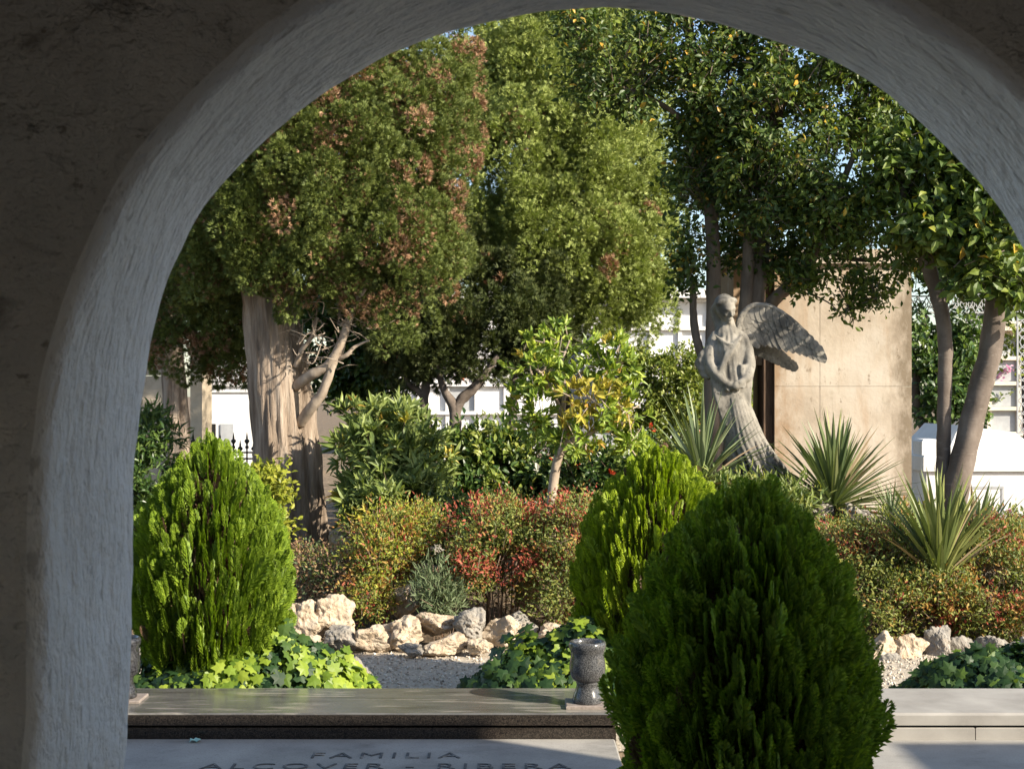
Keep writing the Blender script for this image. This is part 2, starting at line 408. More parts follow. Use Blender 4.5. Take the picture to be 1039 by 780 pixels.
M['yucca_dry'] = leafmat('dry yucca blade', [(0, (.24, .17, .10)), (1, (.42, .33, .21))], .8, .1, patch=0)
M['grey_green'] = leafmat('grey green leaf', [(0, (.09, .13, .06)), (1, (.19, .235, .12))], .6, .2)
M['petal_red'] = leafmat('red petal', [(0, (.50, .05, .02)), (1, (.70, .13, .04))], .5, .3, (1, 1, 1))
M['petal_pink'] = leafmat('pink petal', [(0, (.45, .15, .30)), (.6, (.62, .32, .45)), (1, (.70, .55, .60))], .5, .3, (1, 1, 1))
M['petal_white'] = leafmat('white petal', [(0, (.70, .66, .56)), (1, (.80, .78, .72))], .5, .3, (1, 1, 1))
M['litter'] = leafmat('fallen leaf', [(0, (.10, .055, .03)), (.5, (.22, .13, .07)), (1, (.38, .26, .14))], .8, .1, (1, 1, 1))

# plaster of the arch: brush strokes run along the curve (uv.x) and across it (uv.y)
def arch_plaster():
    m, nt, p = newmat('white arch plaster')
    uv = nt.nodes.new('ShaderNodeUVMap'); uv.uv_map = 'arch'
    co = uv.outputs[0]
    n = noise_node(nt, co, 2.2, 8, .6)
    r = ramp(nt, [(.3, (.69, .68, .665)), (.7, (.80, .79, .775))]); nt.links.new(n.outputs['Fac'], r.inputs[0])
    n2 = noise_node(nt, co, 11, 5, .65, (1.0, 2.2, 1))
    r2 = ramp(nt, [(.33, (1, 1, 1)), (.40, (0, 0, 0))]); nt.links.new(n2.outputs['Fac'], r2.inputs[0])
    mx = nt.nodes.new('ShaderNodeMix'); mx.data_type = 'RGBA'
    mu = nt.nodes.new('ShaderNodeMath'); mu.operation = 'MULTIPLY'; mu.inputs[1].default_value = .6
    nt.links.new(r2.outputs[0], mu.inputs[0])
    nt.links.new(mu.outputs[0], mx.inputs[0]); nt.links.new(r.outputs[0], mx.inputs[6]); mx.inputs[7].default_value = (.30, .28, .26, 1)
    nt.links.new(mx.outputs[2], p.inputs['Base Color'])
    p.inputs['Roughness'].default_value = .95; p.inputs['Specular IOR Level'].default_value = .15
    last = None
    for sc, st, s, d in ((3.5, (1, 1.7, 1), .8, .06), (13, (1, 2.2, 1), .9, .024), (38, (1, 1.5, 1), .9, .009)):
        nb = noise_node(nt, co, sc, 5, .6, st)
        b = nt.nodes.new('ShaderNodeBump'); b.inputs['Strength'].default_value = s; b.inputs['Distance'].default_value = d
        nt.links.new(nb.outputs['Fac'], b.inputs['Height'])
        if last: nt.links.new(last.outputs[0], b.inputs['Normal'])
        last = b
    nt.links.new(last.outputs[0], p.inputs['Normal'])
    return m
M['arch'] = arch_plaster()

# ------------------------------------------------------------------ terrain
def sst(a, b, x):
    t = np.clip((x - a) / (b - a), 0, 1); return t * t * (3 - 2 * t)
def ground_h(x, y):
    x = np.asarray(x, float); y = np.asarray(y, float)
    side = .52 + .48 * sst(-1.0, 1.6, x)
    h = .62 * side * sst(8.8, 12.2, y) * (1 - .8 * sst(14.3, 17.5, y))
    h = h * (1 - .8 * sst(7, 11, np.abs(x))) * (1 - .75 * sst(3.0, 4.0, x) * sst(10.0, 11.5, y))
    bump = .03 * np.sin(x * 3.1 + y * 1.3) * np.sin(y * 2.7 - x) * sst(9, 9.6, y) * (1 - sst(14, 18, y))
    return h + bump
def gz(x, y): return float(ground_h(x, y))
def G(px, D, up=0.0):
    x = (px - 519.5) / FPX * D
    return Vector((x, D, gz(x, D) + up))

xs = np.concatenate([np.linspace(-600, -14, 14), np.linspace(-12, 14, 175), np.linspace(16, 600, 14)])
ys = np.concatenate([np.linspace(-200, -4, 8), np.linspace(-3, 24, 181), np.linspace(26, 60, 12), np.linspace(80, 900, 12)])
X, Y = np.meshgrid(xs, ys)
Z = ground_h(X, Y)
nz = np.array([noise.noise((a * 2.3, b * 2.3, 0)) * .03 for a, b in zip(X.ravel(), Y.ravel())]).reshape(X.shape)
Z = Z + nz * sst(9.0, 9.5, Y) * (1 - sst(20, 24, Y))
nx = len(xs); ny = len(ys)
idx = np.arange(nx * ny).reshape(ny, nx)
F = np.stack([idx[:-1, :-1], idx[:-1, 1:], idx[1:, 1:], idx[1:, :-1]], -1).reshape(-1, 4)
mb = MB(); mb.add(np.stack([X, Y, Z], -1).reshape(-1, 3), F)
tag(mb.build('ground', M['soil'], smooth=True), 'brown garden soil under the shrubs and trees', 'ground', kind='structure')

mb = MB()
gx = np.linspace(-6, 7, 60); gy = np.linspace(6.4, 8.98, 20)
GX, GY = np.meshgrid(gx, gy)
GY = GY + (GY > 8.9) * .10 * np.sin(GX * 2.3)
GZ = np.full_like(GX, .006)
idx = np.arange(60 * 20).reshape(20, 60)
mb.add(np.stack([GX, GY, GZ], -1).reshape(-1, 3), np.stack([idx[:-1, :-1], idx[:-1, 1:], idx[1:, 1:], idx[1:, :-1]], -1).reshape(-1, 4))
tag(mb.build('gravel_path', M['gravel']), 'pale gravel path between the tombs and the rockery', 'path', kind='structure')

# ------------------------------------------------------------------ porch with the arch
FAR = [(128, 785), (131.6, 743), (134, 628), (137, 540), (138.5, 489), (140.4, 453.7), (144.8, 401.7), (152, 352.6), (167.9, 297.8), (187, 249), (209, 210.5),
       (242.5, 172), (269.5, 141.5), (310, 108), (350, 82.5), (390, 60), (427.5, 43.8), (465, 31), (501.6, 20.9), (555.5, 10.5), (606, 7.4), (653, 10), (690, 16),
       (757, 32), (818, 52), (878.5, 80.8), (925.7, 119.5), (979.6, 168), (1013, 208.7), (1037, 252.5), (1058, 300), (1073, 352), (1081, 402), (1085, 455), (1087, 520), (1089, 640), (1092, 785)]
NEAR = [(36, 785), (40, 743), (43, 628), (44, 540), (46, 489), (50, 440), (58, 380), (72, 318), (100, 252), (128, 192), (162, 147), (202, 104), (242, 66), (284, 36), (323, 10),
        (370, -18), (425, -46), (480, -68), (540, -84), (605, -92), (670, -87), (735, -73), (800, -50), (860, -23), (905, 2), (946, 26), (985, 54), (1012, 77), (1042, 104), (1080, 150),
        (1115, 205), (1140, 262), (1158, 330), (1166, 400), (1170, 470), (1172, 600), (1175, 785)]
D1, D2 = 2.44, 2.94
def resample(pts, n):
    P = np.array(pts, float)
    # smooth spline through the points by length
    d = np.concatenate([[0], np.cumsum(np.linalg.norm(np.diff(P, axis=0), axis=1))])
    t = np.linspace(0, d[-1], n)
    Q = np.stack([np.interp(t, d, P[:, 0]), np.interp(t, d, P[:, 1])], 1)
    k = np.ones(9) / 9
    for _ in range(2):
        for c in range(2):
            e = np.concatenate([2 * Q[0, c] - Q[4:0:-1, c], Q[:, c], 2 * Q[-1, c] - Q[-2:-6:-1, c]])
            Q[:, c] = np.convolve(e, k, 'valid')
    return Q
NS = 260
def toworld(Q, D):
    return np.stack([(Q[:, 0] - 519.5) / FPX * D, EYE - (Q[:, 1] - HY) / FPX * D], 1)
pf = toworld(resample(FAR, NS), D2); pn = toworld(resample(NEAR, NS), D1)
# run both legs down to the floor
FLOOR = 0.10
def legs(P):
    nl = 24
    zl = np.linspace(FLOOR, P[0, 1], nl, endpoint=False); zr = np.linspace(P[-1, 1], FLOOR, nl + 1)[1:]
    return np.concatenate([np.stack([np.full(nl, P[0, 0]), zl], 1), P, np.stack([np.full(nl, P[-1, 0]), zr], 1)])
pf = legs(pf); pn = legs(pn)
def normals(P):
    t = np.gradient(P, axis=0); n = np.stack([-t[:, 1], t[:, 0]], 1)
    return n / np.linalg.norm(n, axis=1, keepdims=True)
nf, nn = normals(pf), normals(pn)
porch = empty('porch', (0, 0, 0), 'white plastered porch wall with a round arch framing the garden', 'porch')
XL, XR, HT = -2.7, 2.9, 2.78
rings = []   # (points xz, depth array)
def clampring(P, n, d):
    Q = P + n * d
    Q[:, 0] = np.clip(Q[:, 0], XL, XR); Q[:, 1] = np.clip(Q[:, 1], FLOOR, HT)
    return Q
for d in (8, 1.6, .9, .5, .25): rings.append((clampring(pf, nf, d), np.full(len(pf), D2)))
for a in (0, 45, 90):
    rr = .012; rings.append((pf + nf * rr * (1 - math.sin(R(a))), np.full(len(pf), D2 - rr * (1 - math.cos(R(a))))))
nj = 26
RN = .034
for j in range(1, nj):
    t = j / nj
    dep = D2 - .012 - (D2 - D1 - .012 - RN) * t
    q = (D2 - dep) / (D2 - D1)
    rings.append((pf * (1 - q) + pn * q, np.full(len(pf), dep)))
for a in range(0, 91, 10):
    dep = D1 + RN - RN * math.sin(R(a)); q = (D2 - dep) / (D2 - D1)
    q = min(q, 1)
    rings.append((pf * (1 - q) + pn * q + nn * RN * (1 - math.cos(R(a))), np.full(len(pf), dep)))
near_start = len(rings)
for d in (.09, .13, .17, .21, .26, .31, .37, .43, .5, .6, .75, .9, 1.2, 1.7, 8): rings.append((clampring(pn, nn, d), np.full(len(pn), D1)))
V = []; UVv = []
ns = len(pf)
arcl = np.concatenate([[0], np.cumsum(np.linalg.norm(np.diff(pf, axis=0), axis=1))])
cross = 0
for ri, (P, dep) in enumerate(rings):
    if ri: cross += float(np.linalg.norm(np.array([*(P[ns // 2] - rings[ri - 1][0][ns // 2]), dep[0] - rings[ri - 1][1][0]])))
    for i in range(ns):
        p = Vector((P[i, 0], dep[i], P[i, 1]))
        if 6 <= ri:
            amp = .008 if ri < near_start else .020
            o = noise.noise(p * 4.0) * amp + noise.noise(p * 13.0) * amp * .35
            if ri < near_start: p += Vector((nf[i, 0], 0, nf[i, 1])) * o
            else: p.y += o
        V.append(tuple(p)); UVv.append((arcl[i], cross))
idx = np.arange(len(rings) * ns).reshape(len(rings), ns)
F = np.stack([idx[:-1, :-1], idx[:-1, 1:], idx[1:, 1:], idx[1:, :-1]], -1)
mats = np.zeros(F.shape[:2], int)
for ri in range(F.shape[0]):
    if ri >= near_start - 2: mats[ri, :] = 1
mb = MB(); mb.add(V, F.reshape(-1, 4), mats.ravel())
wallo = mb.build('arch_wall', [M['arch'], M['plaster_in']], porch, smooth=True)
uvl = wallo.data.uv_layers.new(name='arch')
li = np.empty(len(wallo.data.loops), dtype=np.int32); wallo.data.loops.foreach_get('vertex_index', li)
uvl.data.foreach_set('uv', np.array(UVv, dtype=np.float32)[li].ravel())
def boxpart(name, mat, parent, *b, tagd=None):
    m = MB(); m.box(*b); return m.build(name, mat, parent)
boxpart('floor', M['slab_light'], porch, XL, XR, -3.0, D2 + .55, -.05, FLOOR)
boxpart('ceiling', M['plaster_in'], porch, XL - .25, XR + .25, -3.2, D2 + .001, HT + .0005, HT + .22)
mb = MB(); mb.box(XL - .25, XL, .1, D2, -.05, HT); mb.box(XL - .25, XL, -3.2, -2.3, -.05, HT); mb.box(XL - .25, XL, -2.3, .1, 2.45, HT)  # opening added out of view so daylight brightens the interior
mb.build('side_wall', M['plaster_in'], porch)
mb = MB(); mb.box(XR, XR + .25, -1.0, D2, -.05, HT); mb.box(XR, XR + .25, -3.2, -2.7, -.05, HT); mb.box(XR, XR + .25, -2.7, -1.0, -.05, 1.05); mb.box(XR, XR + .25, -2.7, -1.0, 2.03, HT)  # unseen window hole added so a sun patch lifts the interior
mb.build('side_wall', M['plaster_in'], porch)
boxpart('back_wall', M['plaster_in'], porch, XL, XR, -3.2, -3.0, -.05, HT)
boxpart('unseen_parapet', M['arch'], porch, -7.0, 5.05, D2 - .25, D2 - .003, HT + .223, 3.435)  # out of view; height and length chosen for its shadow on the tombs
for a in ((XR + .253, 5.05, D2 - .6, D2 - .003, -.05, HT + .22), (5.052, 9.6, D2 - .6, D2 - .003, -.05, 2.62), (6.75, 8.2, D2 - .6, D2 - .01, 2.623, 3.3), (-7.0, XL - .253, D2 - .3, D2 - .003, -.05, HT + .22)):
    boxpart('unseen_wing_wall', M['arch'], porch, *a)  # unseen; right-hand steps and raised block added to shape shadows on the slabs

# ------------------------------------------------------------------ tombs in front
def bevbox(mb, x0, x1, y0, y1, z0, z1, b=.006, mat=0):
    """box with a small chamfer on its upper edges"""
    v = [(x0, y0, z0), (x1, y0, z0), (x1, y1, z0), (x0, y1, z0), (x0, y0, z1 - b), (x1, y0, z1 - b), (x1, y1, z1 - b), (x0, y1, z1 - b),
         (x0 + b, y0 + b, z1), (x1 - b, y0 + b, z1), (x1 - b, y1 - b, z1), (x0 + b, y1 - b, z1)]
    f = [(3, 2, 1, 0), (8, 9, 10, 11)]
    for a in range(4):
        c = (a + 1) % 4
        f += [(a, c, c + 4, a + 4), (a + 4, c + 4, c + 8, a + 8)]
    mb.add(v, f, mat)
YF, YB = 6.15, 6.68
ZT, ZM, ZF = .240, .186, .124
tl = empty('tomb', (-.9, 5.0, 0), 'family tomb with an engraved pale grey slab and a polished brown marble ledge', 'tomb', 'tombs before the arch')
mb = MB(); bevbox(mb, -2.6, .46, 3.75, YF + .012, 0.02, ZF, .008); mb.build('ledger_slab', M['slab_grey'], tl)
mb = MB(); bevbox(mb, -2.6, .47, YF, YB, ZM, ZT, .007); lo_ = mb.build('ledge_slab', [M['marble_dark'], M['granite_shaded']], tl)
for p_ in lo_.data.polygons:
    if p_.normal.z < .5: p_.material_index = 1  # sides darker than the top, imitating their shade and dark reflections
mb = MB(); bevbox(mb, -2.6, .465, YF + .014, YB - .02, 0.0, ZM - .010, .004); mb.build('ledge_course', M['granite_shaded'], tl)
mb = MB(); mb.box(-2.58, .45, YF + .03, YB - .03, ZM - .0105, ZM - .0005); mb.build('joint', M['dark'], tl)
tr = empty('tomb', (2.6, 5.0, 0), 'sunlit light granite tomb right of the dark foreground bush', 'tomb', 'tombs before the arch')
mb = MB(); bevbox(mb, 1.46, 4.4, 3.75, YF + .012, 0.02, ZF - .004, .008); mb.build('ledger_slab', M['slab_grey'], tr)
mb = MB(); bevbox(mb, 1.45, 4.4, YF, YB, ZM, ZT, .010); mb.build('ledge_slab', M['slab_light'], tr)
for a, b in ((1.455, 2.066), (2.070, 3.2), (3.204, 4.38)):
    mb = MB(); bevbox(mb, a, b, YF + .006, YB - .02, 0.0, ZM - .012, .004); mb.build('ledge_course', M['slab_light'], tr)
mb = MB(); mb.box(1.47, 4.37, YF + .03, YB - .03, ZM - .0125, ZM - .0005); mb.build('joint', M['dark'], tr)

def text_mesh(body, x0, x1, y0, y1, z, parent, name='inscription'):
    cu = bpy.data.curves.new('t', 'FONT'); cu.body = body; cu.extrude = .004; cu.offset = -.010; cu.space_character = 1.25
    to = bpy.data.objects.new('t', cu); COL.objects.link(to)
    dg = bpy.context.evaluated_depsgraph_get()
    me = bpy.data.meshes.new_from_object(to.evaluated_get(dg)); bpy.data.objects.remove(to)
    n = len(me.vertices); v = np.empty(n * 3, dtype=np.float32); me.vertices.foreach_get('co', v); v = v.reshape(-1, 3)
    lo, hi = v.min(0), v.max(0)
    v[:, 0] = x0 + (v[:, 0] - lo[0]) / (hi[0] - lo[0]) * (x1 - x0)
    v[:, 1] = y0 + (v[:, 1] - lo[1]) / (hi[1] - lo[1]) * (y1 - y0)
    v[:, 2] = z + (v[:, 2] - lo[2])
    v -= np.array(parent.location, dtype=np.float32)
    me.vertices.foreach_set('co', v.ravel()); me.update()
    me.name = name; me.materials.clear(); me.materials.append(M['letter'])
    o = bpy.data.objects.new(name, me); COL.objects.link(o); o.parent = parent
    return o
def slabD(py): return (EYE - ZF) * FPX / (py - HY)
def X_at(px, D): return (px - 519.5) / FPX * D
ya, yb = slabD(769), slabD(763.8)
text_mesh('FAMILIA', X_at(318, yb), X_at(468, yb), ya, yb, ZF - .004, tl)
ya, yb = slabD(780.3), slabD(774.8)
text_mesh('ALCOVER - RIBERA', X_at(206, yb), X_at(579, yb), ya, yb, ZF - .004, tl)

def lathe(mb, prof, c, n=48, mat=0):
    v = []; f = []
    for r, z in prof:
        for j in range(n):
            a = 2 * math.pi * j / n; v.append((c[0] + r * math.cos(a), c[1] + r * math.sin(a), c[2] + z))
    m = len(prof)
    for i in range(m - 1):
        for j in range(n):
            k = (j + 1) % n; f.append((i * n + j, i * n + k, (i + 1) * n + k, (i + 1) * n + j))
    mb.add(v, f, mat)
VP = [(0, 0), (.066, 0), (.068, .004), (.068, .018), (.064, .034), (.056, .052), (.051, .070), (.049, .084), (.052, .087), (.052, .092), (.050, .095),
      (.060, .100), (.073, .112), (.081, .135), (.083, .16), (.081, .185), (.077, .205), (.0755, .222), (.078, .235), (.084, .246), (.0855, .256),
      (.0845, .270), (.080, .277), (.074, .2785), (.068, .274), (.064, .262), (.060, .20), (0, .19)]
def grave_vase(loc, mat, label, plinth, s=1.0):
    t = empty('grave_vase', loc, label, 'vase', 'granite grave vases')
    m = MB(); lathe(m, [(r * s, z * s) for r, z in VP], (loc[0], loc[1], loc[2] + plinth)); m.build('vase_body', mat, t, smooth=True)
    if plinth:
        m = MB(); bevbox(m, loc[0] - .10, loc[0] + .10, loc[1] - .085, loc[1] + .085, loc[2], loc[2] + plinth - .0005, .003); m.build('base_plate', M['pink_stone'], t)
    return t
grave_vase((X_at(596, 6.3), 6.30, ZT + .001), M['vase'], 'grey speckled granite vase on a small plinth standing beside the dark bush', .016)
grave_vase((X_at(124, 6.42), 6.42, ZT + .001), M['vase_black'], 'black granite vase half hidden by the left side of the arch', .012)

# ------------------------------------------------------------------ thujas
def thuja(base, rad, height, mats, label, n=1500, seed=0, low=.36, dome=(1.36, .90), lumpy=.09):
    t = empty('thuja_bush', base, label, 'bush', 'egg-shaped thuja bushes')
    rg = np.random.default_rng(seed)
    def prof(u):   # u 0..1 -> radius factor (egg)
        u = np.asarray(u)
        a = np.where(u < low, np.sin(np.clip((u / low * .62 + .38), 0, 1) * math.pi / 2), np.cos(np.clip((u - low) / (1 - low), 0, 1) ** dome[0] * math.pi / 2) ** dome[1])
        return a
    uu = rg.random(n * 6); keep = rg.random(n * 6) < prof(uu) * .9 + .1
    uu = uu[keep][:n]; n = len(uu)
    th = rg.random(n) * 2 * math.pi
    lump = np.array([1 + lumpy * noise.noise((math.cos(a) * 2.0 + seed, math.sin(a) * 2.0, u * 2.6)) + .07 * noise.noise((math.cos(a) * 5 + seed, math.sin(a) * 5, u * 6)) for a, u in zip(th, uu)])
    lay = np.where(rg.random(n) < .62, rg.uniform(.90, 1.02, n), rg.uniform(.66, .90, n))
    r = prof(uu) * rad * lump * lay
    L = rg.uniform(.075, .165, n) * np.where(rg.random(n) < .05, 1.45, 1.0) * (height / 1.3)
    P = np.stack([base[0] + r * np.cos(th), base[1] + r * np.sin(th), base[2] + uu * height * (.955 + .05 * lump) * (.92 + .08 * lay) - L * .5], 1)
    out = np.stack([np.cos(th), np.sin(th), np.zeros(n)], 1)
    tilt = rg.uniform(.10, .42, n) * (.35 + r / rad)
    d = unit(out * tilt[:, None] + np.array([0, 0, 1.0]) + rg.normal(size=(n, 3)) * .10)
    side = np.cross(d, out) + rg.normal(size=(n, 3)) * .35    # the spray's flat side
    Mx = frames(d, side)
    dry = (rg.random(n) < .010) | ((lay < .75) & (rg.random(n) < .3))
    m = MB(); m.inst(SPRAY[0], SPRAY[1], P, Mx, np.stack([L * 1.05, L, L], 1), np.where(dry, 1, 0))
    # tiny seed cones
    m.build('foliage', mats, t)
    m = MB()
    for k in range(9):
        a = k * 2.4; 
        tube(m, [(base[0], base[1], base[2] - .02), (base[0] + .06 * math.cos(a), base[1] + .06 * math.sin(a), base[2] + height * .25), (base[0] + rad * .45 * math.cos(a), base[1] + rad * .45 * math.sin(a), base[2] + height * .62)], [.022, .015, .005], 6, 4)
    m.build('branchwork', M['twig'], t)
    m = MB()
    k = 420 if n < 4000 else 900; u2 = rg.random(k); a2 = rg.random(k) * 6.283
    r2 = prof(u2) * rad * .62
    P2 = np.stack([base[0] + r2 * np.cos(a2), base[1] + r2 * np.sin(a2), base[2] + u2 * height * .86 - .04], 1)
    d2 = unit(np.stack([np.cos(a2) * .3, np.sin(a2) * .3, np.ones(k)], 1) + rg.normal(size=(k, 3)) * .15)
    m.inst(SPRAY[0], SPRAY[1], P2, frames(d2, rg.normal(size=(k, 3))), np.full(k, .17))
    m.build('inner_foliage', M['thuja_dry'], t)
    return t
thuja(Vector((X_at(214, 7.2), 7.2, .10)), .372, 1.30, [M['thuja'], M['thuja_dry']], 'bright green egg-shaped thuja on the left above the ivy', 3100, 3)
thuja(Vector((X_at(668, 7.35), 7.35, .08)), .395, 1.27, [M['thuja_gold'], M['thuja_dry']], 'golden green thuja just behind the dark bush and the granite vase', 3300, 5, .36, (1.5, .84))
thuja(Vector((X_at(758, 4.35), 4.35, .0)), .350, 1.34, [M['thuja_deep'], M['thuja_dry']], 'large dark green thuja in shade, foremost of the bushes', 4600, 9, .36, (1.62, .74), .15)

# ------------------------------------------------------------------ ivy
def ivy(name, cx, cy, rx, ry, h, n, label, seed, light=.3, sunside=None):
    rg = np.random.default_rng(seed)
    t = empty(name, (cx, cy, 0), label, 'ivy', 'ivy patches behind the tombs')
    a = rg.random(n) * 6.283; q = np.sqrt(rg.random(n)) * (1 + .12 * np.sin(a * 3 + seed) + .08 * np.sin(a * 7))
    x = cx + rx * q * np.cos(a); y = cy + ry * q * np.sin(a)
    hh = h * (1 - .75 * np.clip(q, 0, 1.1) ** 2.5) * np.array([.85 + .5 * noise.noise((u * 4, v * 4, seed)) for u, v in zip(x, y)])
    z = .03 + np.maximum(hh, .02) * rg.uniform(.55, 1.05, n)
    P = np.stack([x, y, z], 1)
    out = np.stack([np.cos(a) * q, np.sin(a) * q - .45, np.full(n, .9)], 1)
    nrm = unit(out + rg.normal(size=(n, 3)) * .38)
    d = rg.normal(size=(n, 3)); d[:, 2] -= .6; d = unit(d - nrm * np.sum(d * nrm, 1, keepdims=True))
    mid = np.array([noise.noise((u * 3.1 + 9, v * 3.1, seed)) for u, v in zip(x, y)])
    lt = (rg.random(n) < light + mid * .9 + .25 * (np.cos(a) * q)).astype(int)
    m = MB(); m.inst(IVY[0], IVY[1], P, frames(d, nrm), rg.uniform(.036, .078, n), lt)
    m.build('foliage', [M['ivy'], M['ivy_light']], t)
    m = MB()
    for k in range(26):
        b = rg.random() * 6.283; e = rg.uniform(.6, .95)
        tube(m, [(cx, cy, .02), (cx + rx * .5 * e * math.cos(b), cy + ry * .5 * e * math.sin(b), .05 + h * .5), (cx + rx * e * math.cos(b), cy + ry * e * math.sin(b), .03)], [.006, .005, .003], 5, 4)
    m.build('vine', M['twig'], t)
ivy('ivy_patch', -1.46, 7.12, .80, .40, .44, 3700, 'broad ivy patch with dark and lime leaves around the left thuja', 11, .40)
ivy('ivy_patch', .30, 7.15, .58, .42, .46, 2700, 'rounded ivy patch with lime front leaves beside the granite vase', 12, .34)
ivy('ivy_patch', 2.62, 7.2, .62, .38, .34, 2000, 'dark ivy patch behind the light granite tomb on the right', 13, .10)

# ------------------------------------------------------------------ rocks
def rock(px0, px1, py0, py1, D, mat, label, seed, depth=None, jag=.5):
    c = W((px0 + px1) / 2, (py0 + py1) / 2 + 3, D)
    rx = (px1 - px0) / 2 / FPX * D * 1.06; rz = (py1 - py0) / 2 / FPX * D * .93
    ry = depth or (rx + rz) * .5
    import bmesh
    bm = bmesh.new(); bmesh.ops.create_icosphere(bm, subdivisions=5, radius=1.0)
    rg = random.Random(seed)
    cuts = []
    for k in range(9):
        v = Vector((rg.gauss(0, 1), rg.gauss(0, 1), rg.gauss(0, .8))).normalized(); cuts.append((v, rg.uniform(.50, .88)))
    off = Vector((seed * 3.7, seed * 1.3, seed * .7))
    for v in bm.verts:
        p = v.co.normalized()
        r = 1.12
        for n_, d_ in cuts:
            k = p.dot(n_)
            if k > .02: r = min(r, d_ / k * 1.12)
        q = p * r
        big = noise.noise(q * 1.3 + off) * .34
        ridge = 1 - abs(noise.noise(q * 3.0 + off * 1.7)) * 2
        fine = noise.fractal(q * 3.6 + off, 1.0, 2.0, 5) * .10
        pit = min(0, noise.noise(q * 3.0 - off) + .15) * .55
        v.co = q * (1 + big + ridge * .07 * jag * 2 + fine + pit * jag)
    # settle the block into its real size
    lo = [min(v.co[i] for v in bm.verts) for i in range(3)]; hi = [max(v.co[i] for v in bm.verts) for i in range(3)]
    for v in bm.verts:
        for i, s in enumerate((rx, ry, rz)): v.co[i] = ((v.co[i] - lo[i]) / (hi[i] - lo[i]) * 2 - 1) * s
    me = bpy.data.meshes.new('rock'); bm.to_mesh(me); bm.free()
    me.materials.append(mat)
    o = bpy.data.objects.new('rock', me); COL.objects.link(o); o.location = c
    return tag(o, label, 'rock', 'rocks edging the rockery')
LS, LG = M['limestone'], M['limestone_grey']
ROCKS = [
    (286, 326, 602, 650, 8.95, LS, 'cream rock at the foot of the left thuja, left end of the row'),
    (312, 359, 596, 645, 9.0, LS, 'tall pale cream boulder, the biggest in the row by the path'),
    (330, 362, 630, 662, 8.8, LG, 'low brownish rock leaning against the tall cream boulder'),
    (355, 396, 628, 662, 8.85, LS, 'cracked tan rock just right of the low brownish one'),
    (385, 428, 620, 662, 8.9, LS, 'peaked cream rock in the middle of the row by the path'),
    (422, 464, 616, 645, 9.0, LS, 'smooth sunlit cream rock beside the rounded grey one'),
    (428, 474, 638, 662, 8.75, LS, 'flat low rock on the gravel in front of the cream row'),
    (460, 492, 611, 650, 8.9, LG, 'rounded grey white rock with a dark side'),
    (486, 528, 618, 654, 8.95, LS, 'wedge-shaped cream rock right of the rounded grey one'),
    (515, 546, 615, 644, 9.05, LG, 'small knobbly pale rock under the red nandina'),
    (540, 580, 628, 652, 8.95, LS, 'pale rock half hidden behind the ivy beside the vase'),
    (352, 378, 660, 700, 7.35, LG, 'white stone standing at the right end of the left ivy patch'),
    (334, 366, 526, 578, 10.9, LS, 'upright pale rock with a brown top beside the cypress trunk'),
    (300, 336, 560, 602, 10.0, LG, 'shaded rock under the dry shrub left of the path'),
    (416, 452, 545, 580, 10.3, LG, 'small white grey rock high among the shrubs'),
    (396, 448, 562, 604, 9.9, LS, 'wide sandy rock below the small white grey one'),
    (392, 430, 588, 626, 9.4, LS, 'brown sandy rock under the orange-leaved nandina'),
    (522, 550, 574, 620, 9.6, LS, 'pale upright rock behind the red nandina stems'),
    (298, 330, 640, 664, 8.72, LS, 'small tan stone on the gravel in front of the tall cream boulder'),
    (474, 500, 644, 662, 8.70, LS, 'small flat tan stone on the gravel below the rounded grey rock'),
    (404, 430, 648, 664, 8.66, LG, 'little grey stone lying at the gravel edge in the middle'),
    (892, 916, 658, 678, 8.6, LG, 'little grey stone at the gravel edge beside the dark bush'),
    (866, 914, 634, 676, 8.75, LS, 'wide cream rock right beside the dark bush'),
    (902, 942, 638, 674, 8.75, LS, 'tan rock with a dark cleft second along the right row'),
    (938, 966, 630, 672, 8.8, LG, 'tall pointed grey rock under the right yucca'),
    (958, 994, 640, 672, 8.85, LG, 'low grey rock with a dark hollow beside the pointed one'),
    (988, 1026, 640, 674, 8.85, LG, 'pale rounded rock behind the right ivy patch'),
    (1022, 1064, 642, 680, 8.7, LG, 'grey rock cut by the right edge of the arch'),
    (812, 846, 500, 534, 10.9, LG, 'grey rock below the big yucca near the statue'),
    (848, 890, 506, 540, 10.7, LG, 'weathered grey rock under the right side of the big yucca'),
    (984, 1014, 556, 596, 9.7, LG, 'dark grey rock between the right yucca and the nandina'),
]
for i, (a, b, c, d, D, mt, lb) in enumerate(ROCKS): rock(a, b, c, d, D, mt, lb, i + 3)

# ------------------------------------------------------------------ foliage builders
def lobe(px, py, D, rx, rz, ry=None):
    c = W(px, py, D); k = D / FPX
    return (np.array(c), np.array((rx * k, ry if ry else (rx + rz) * .5 * k, rz * k)))

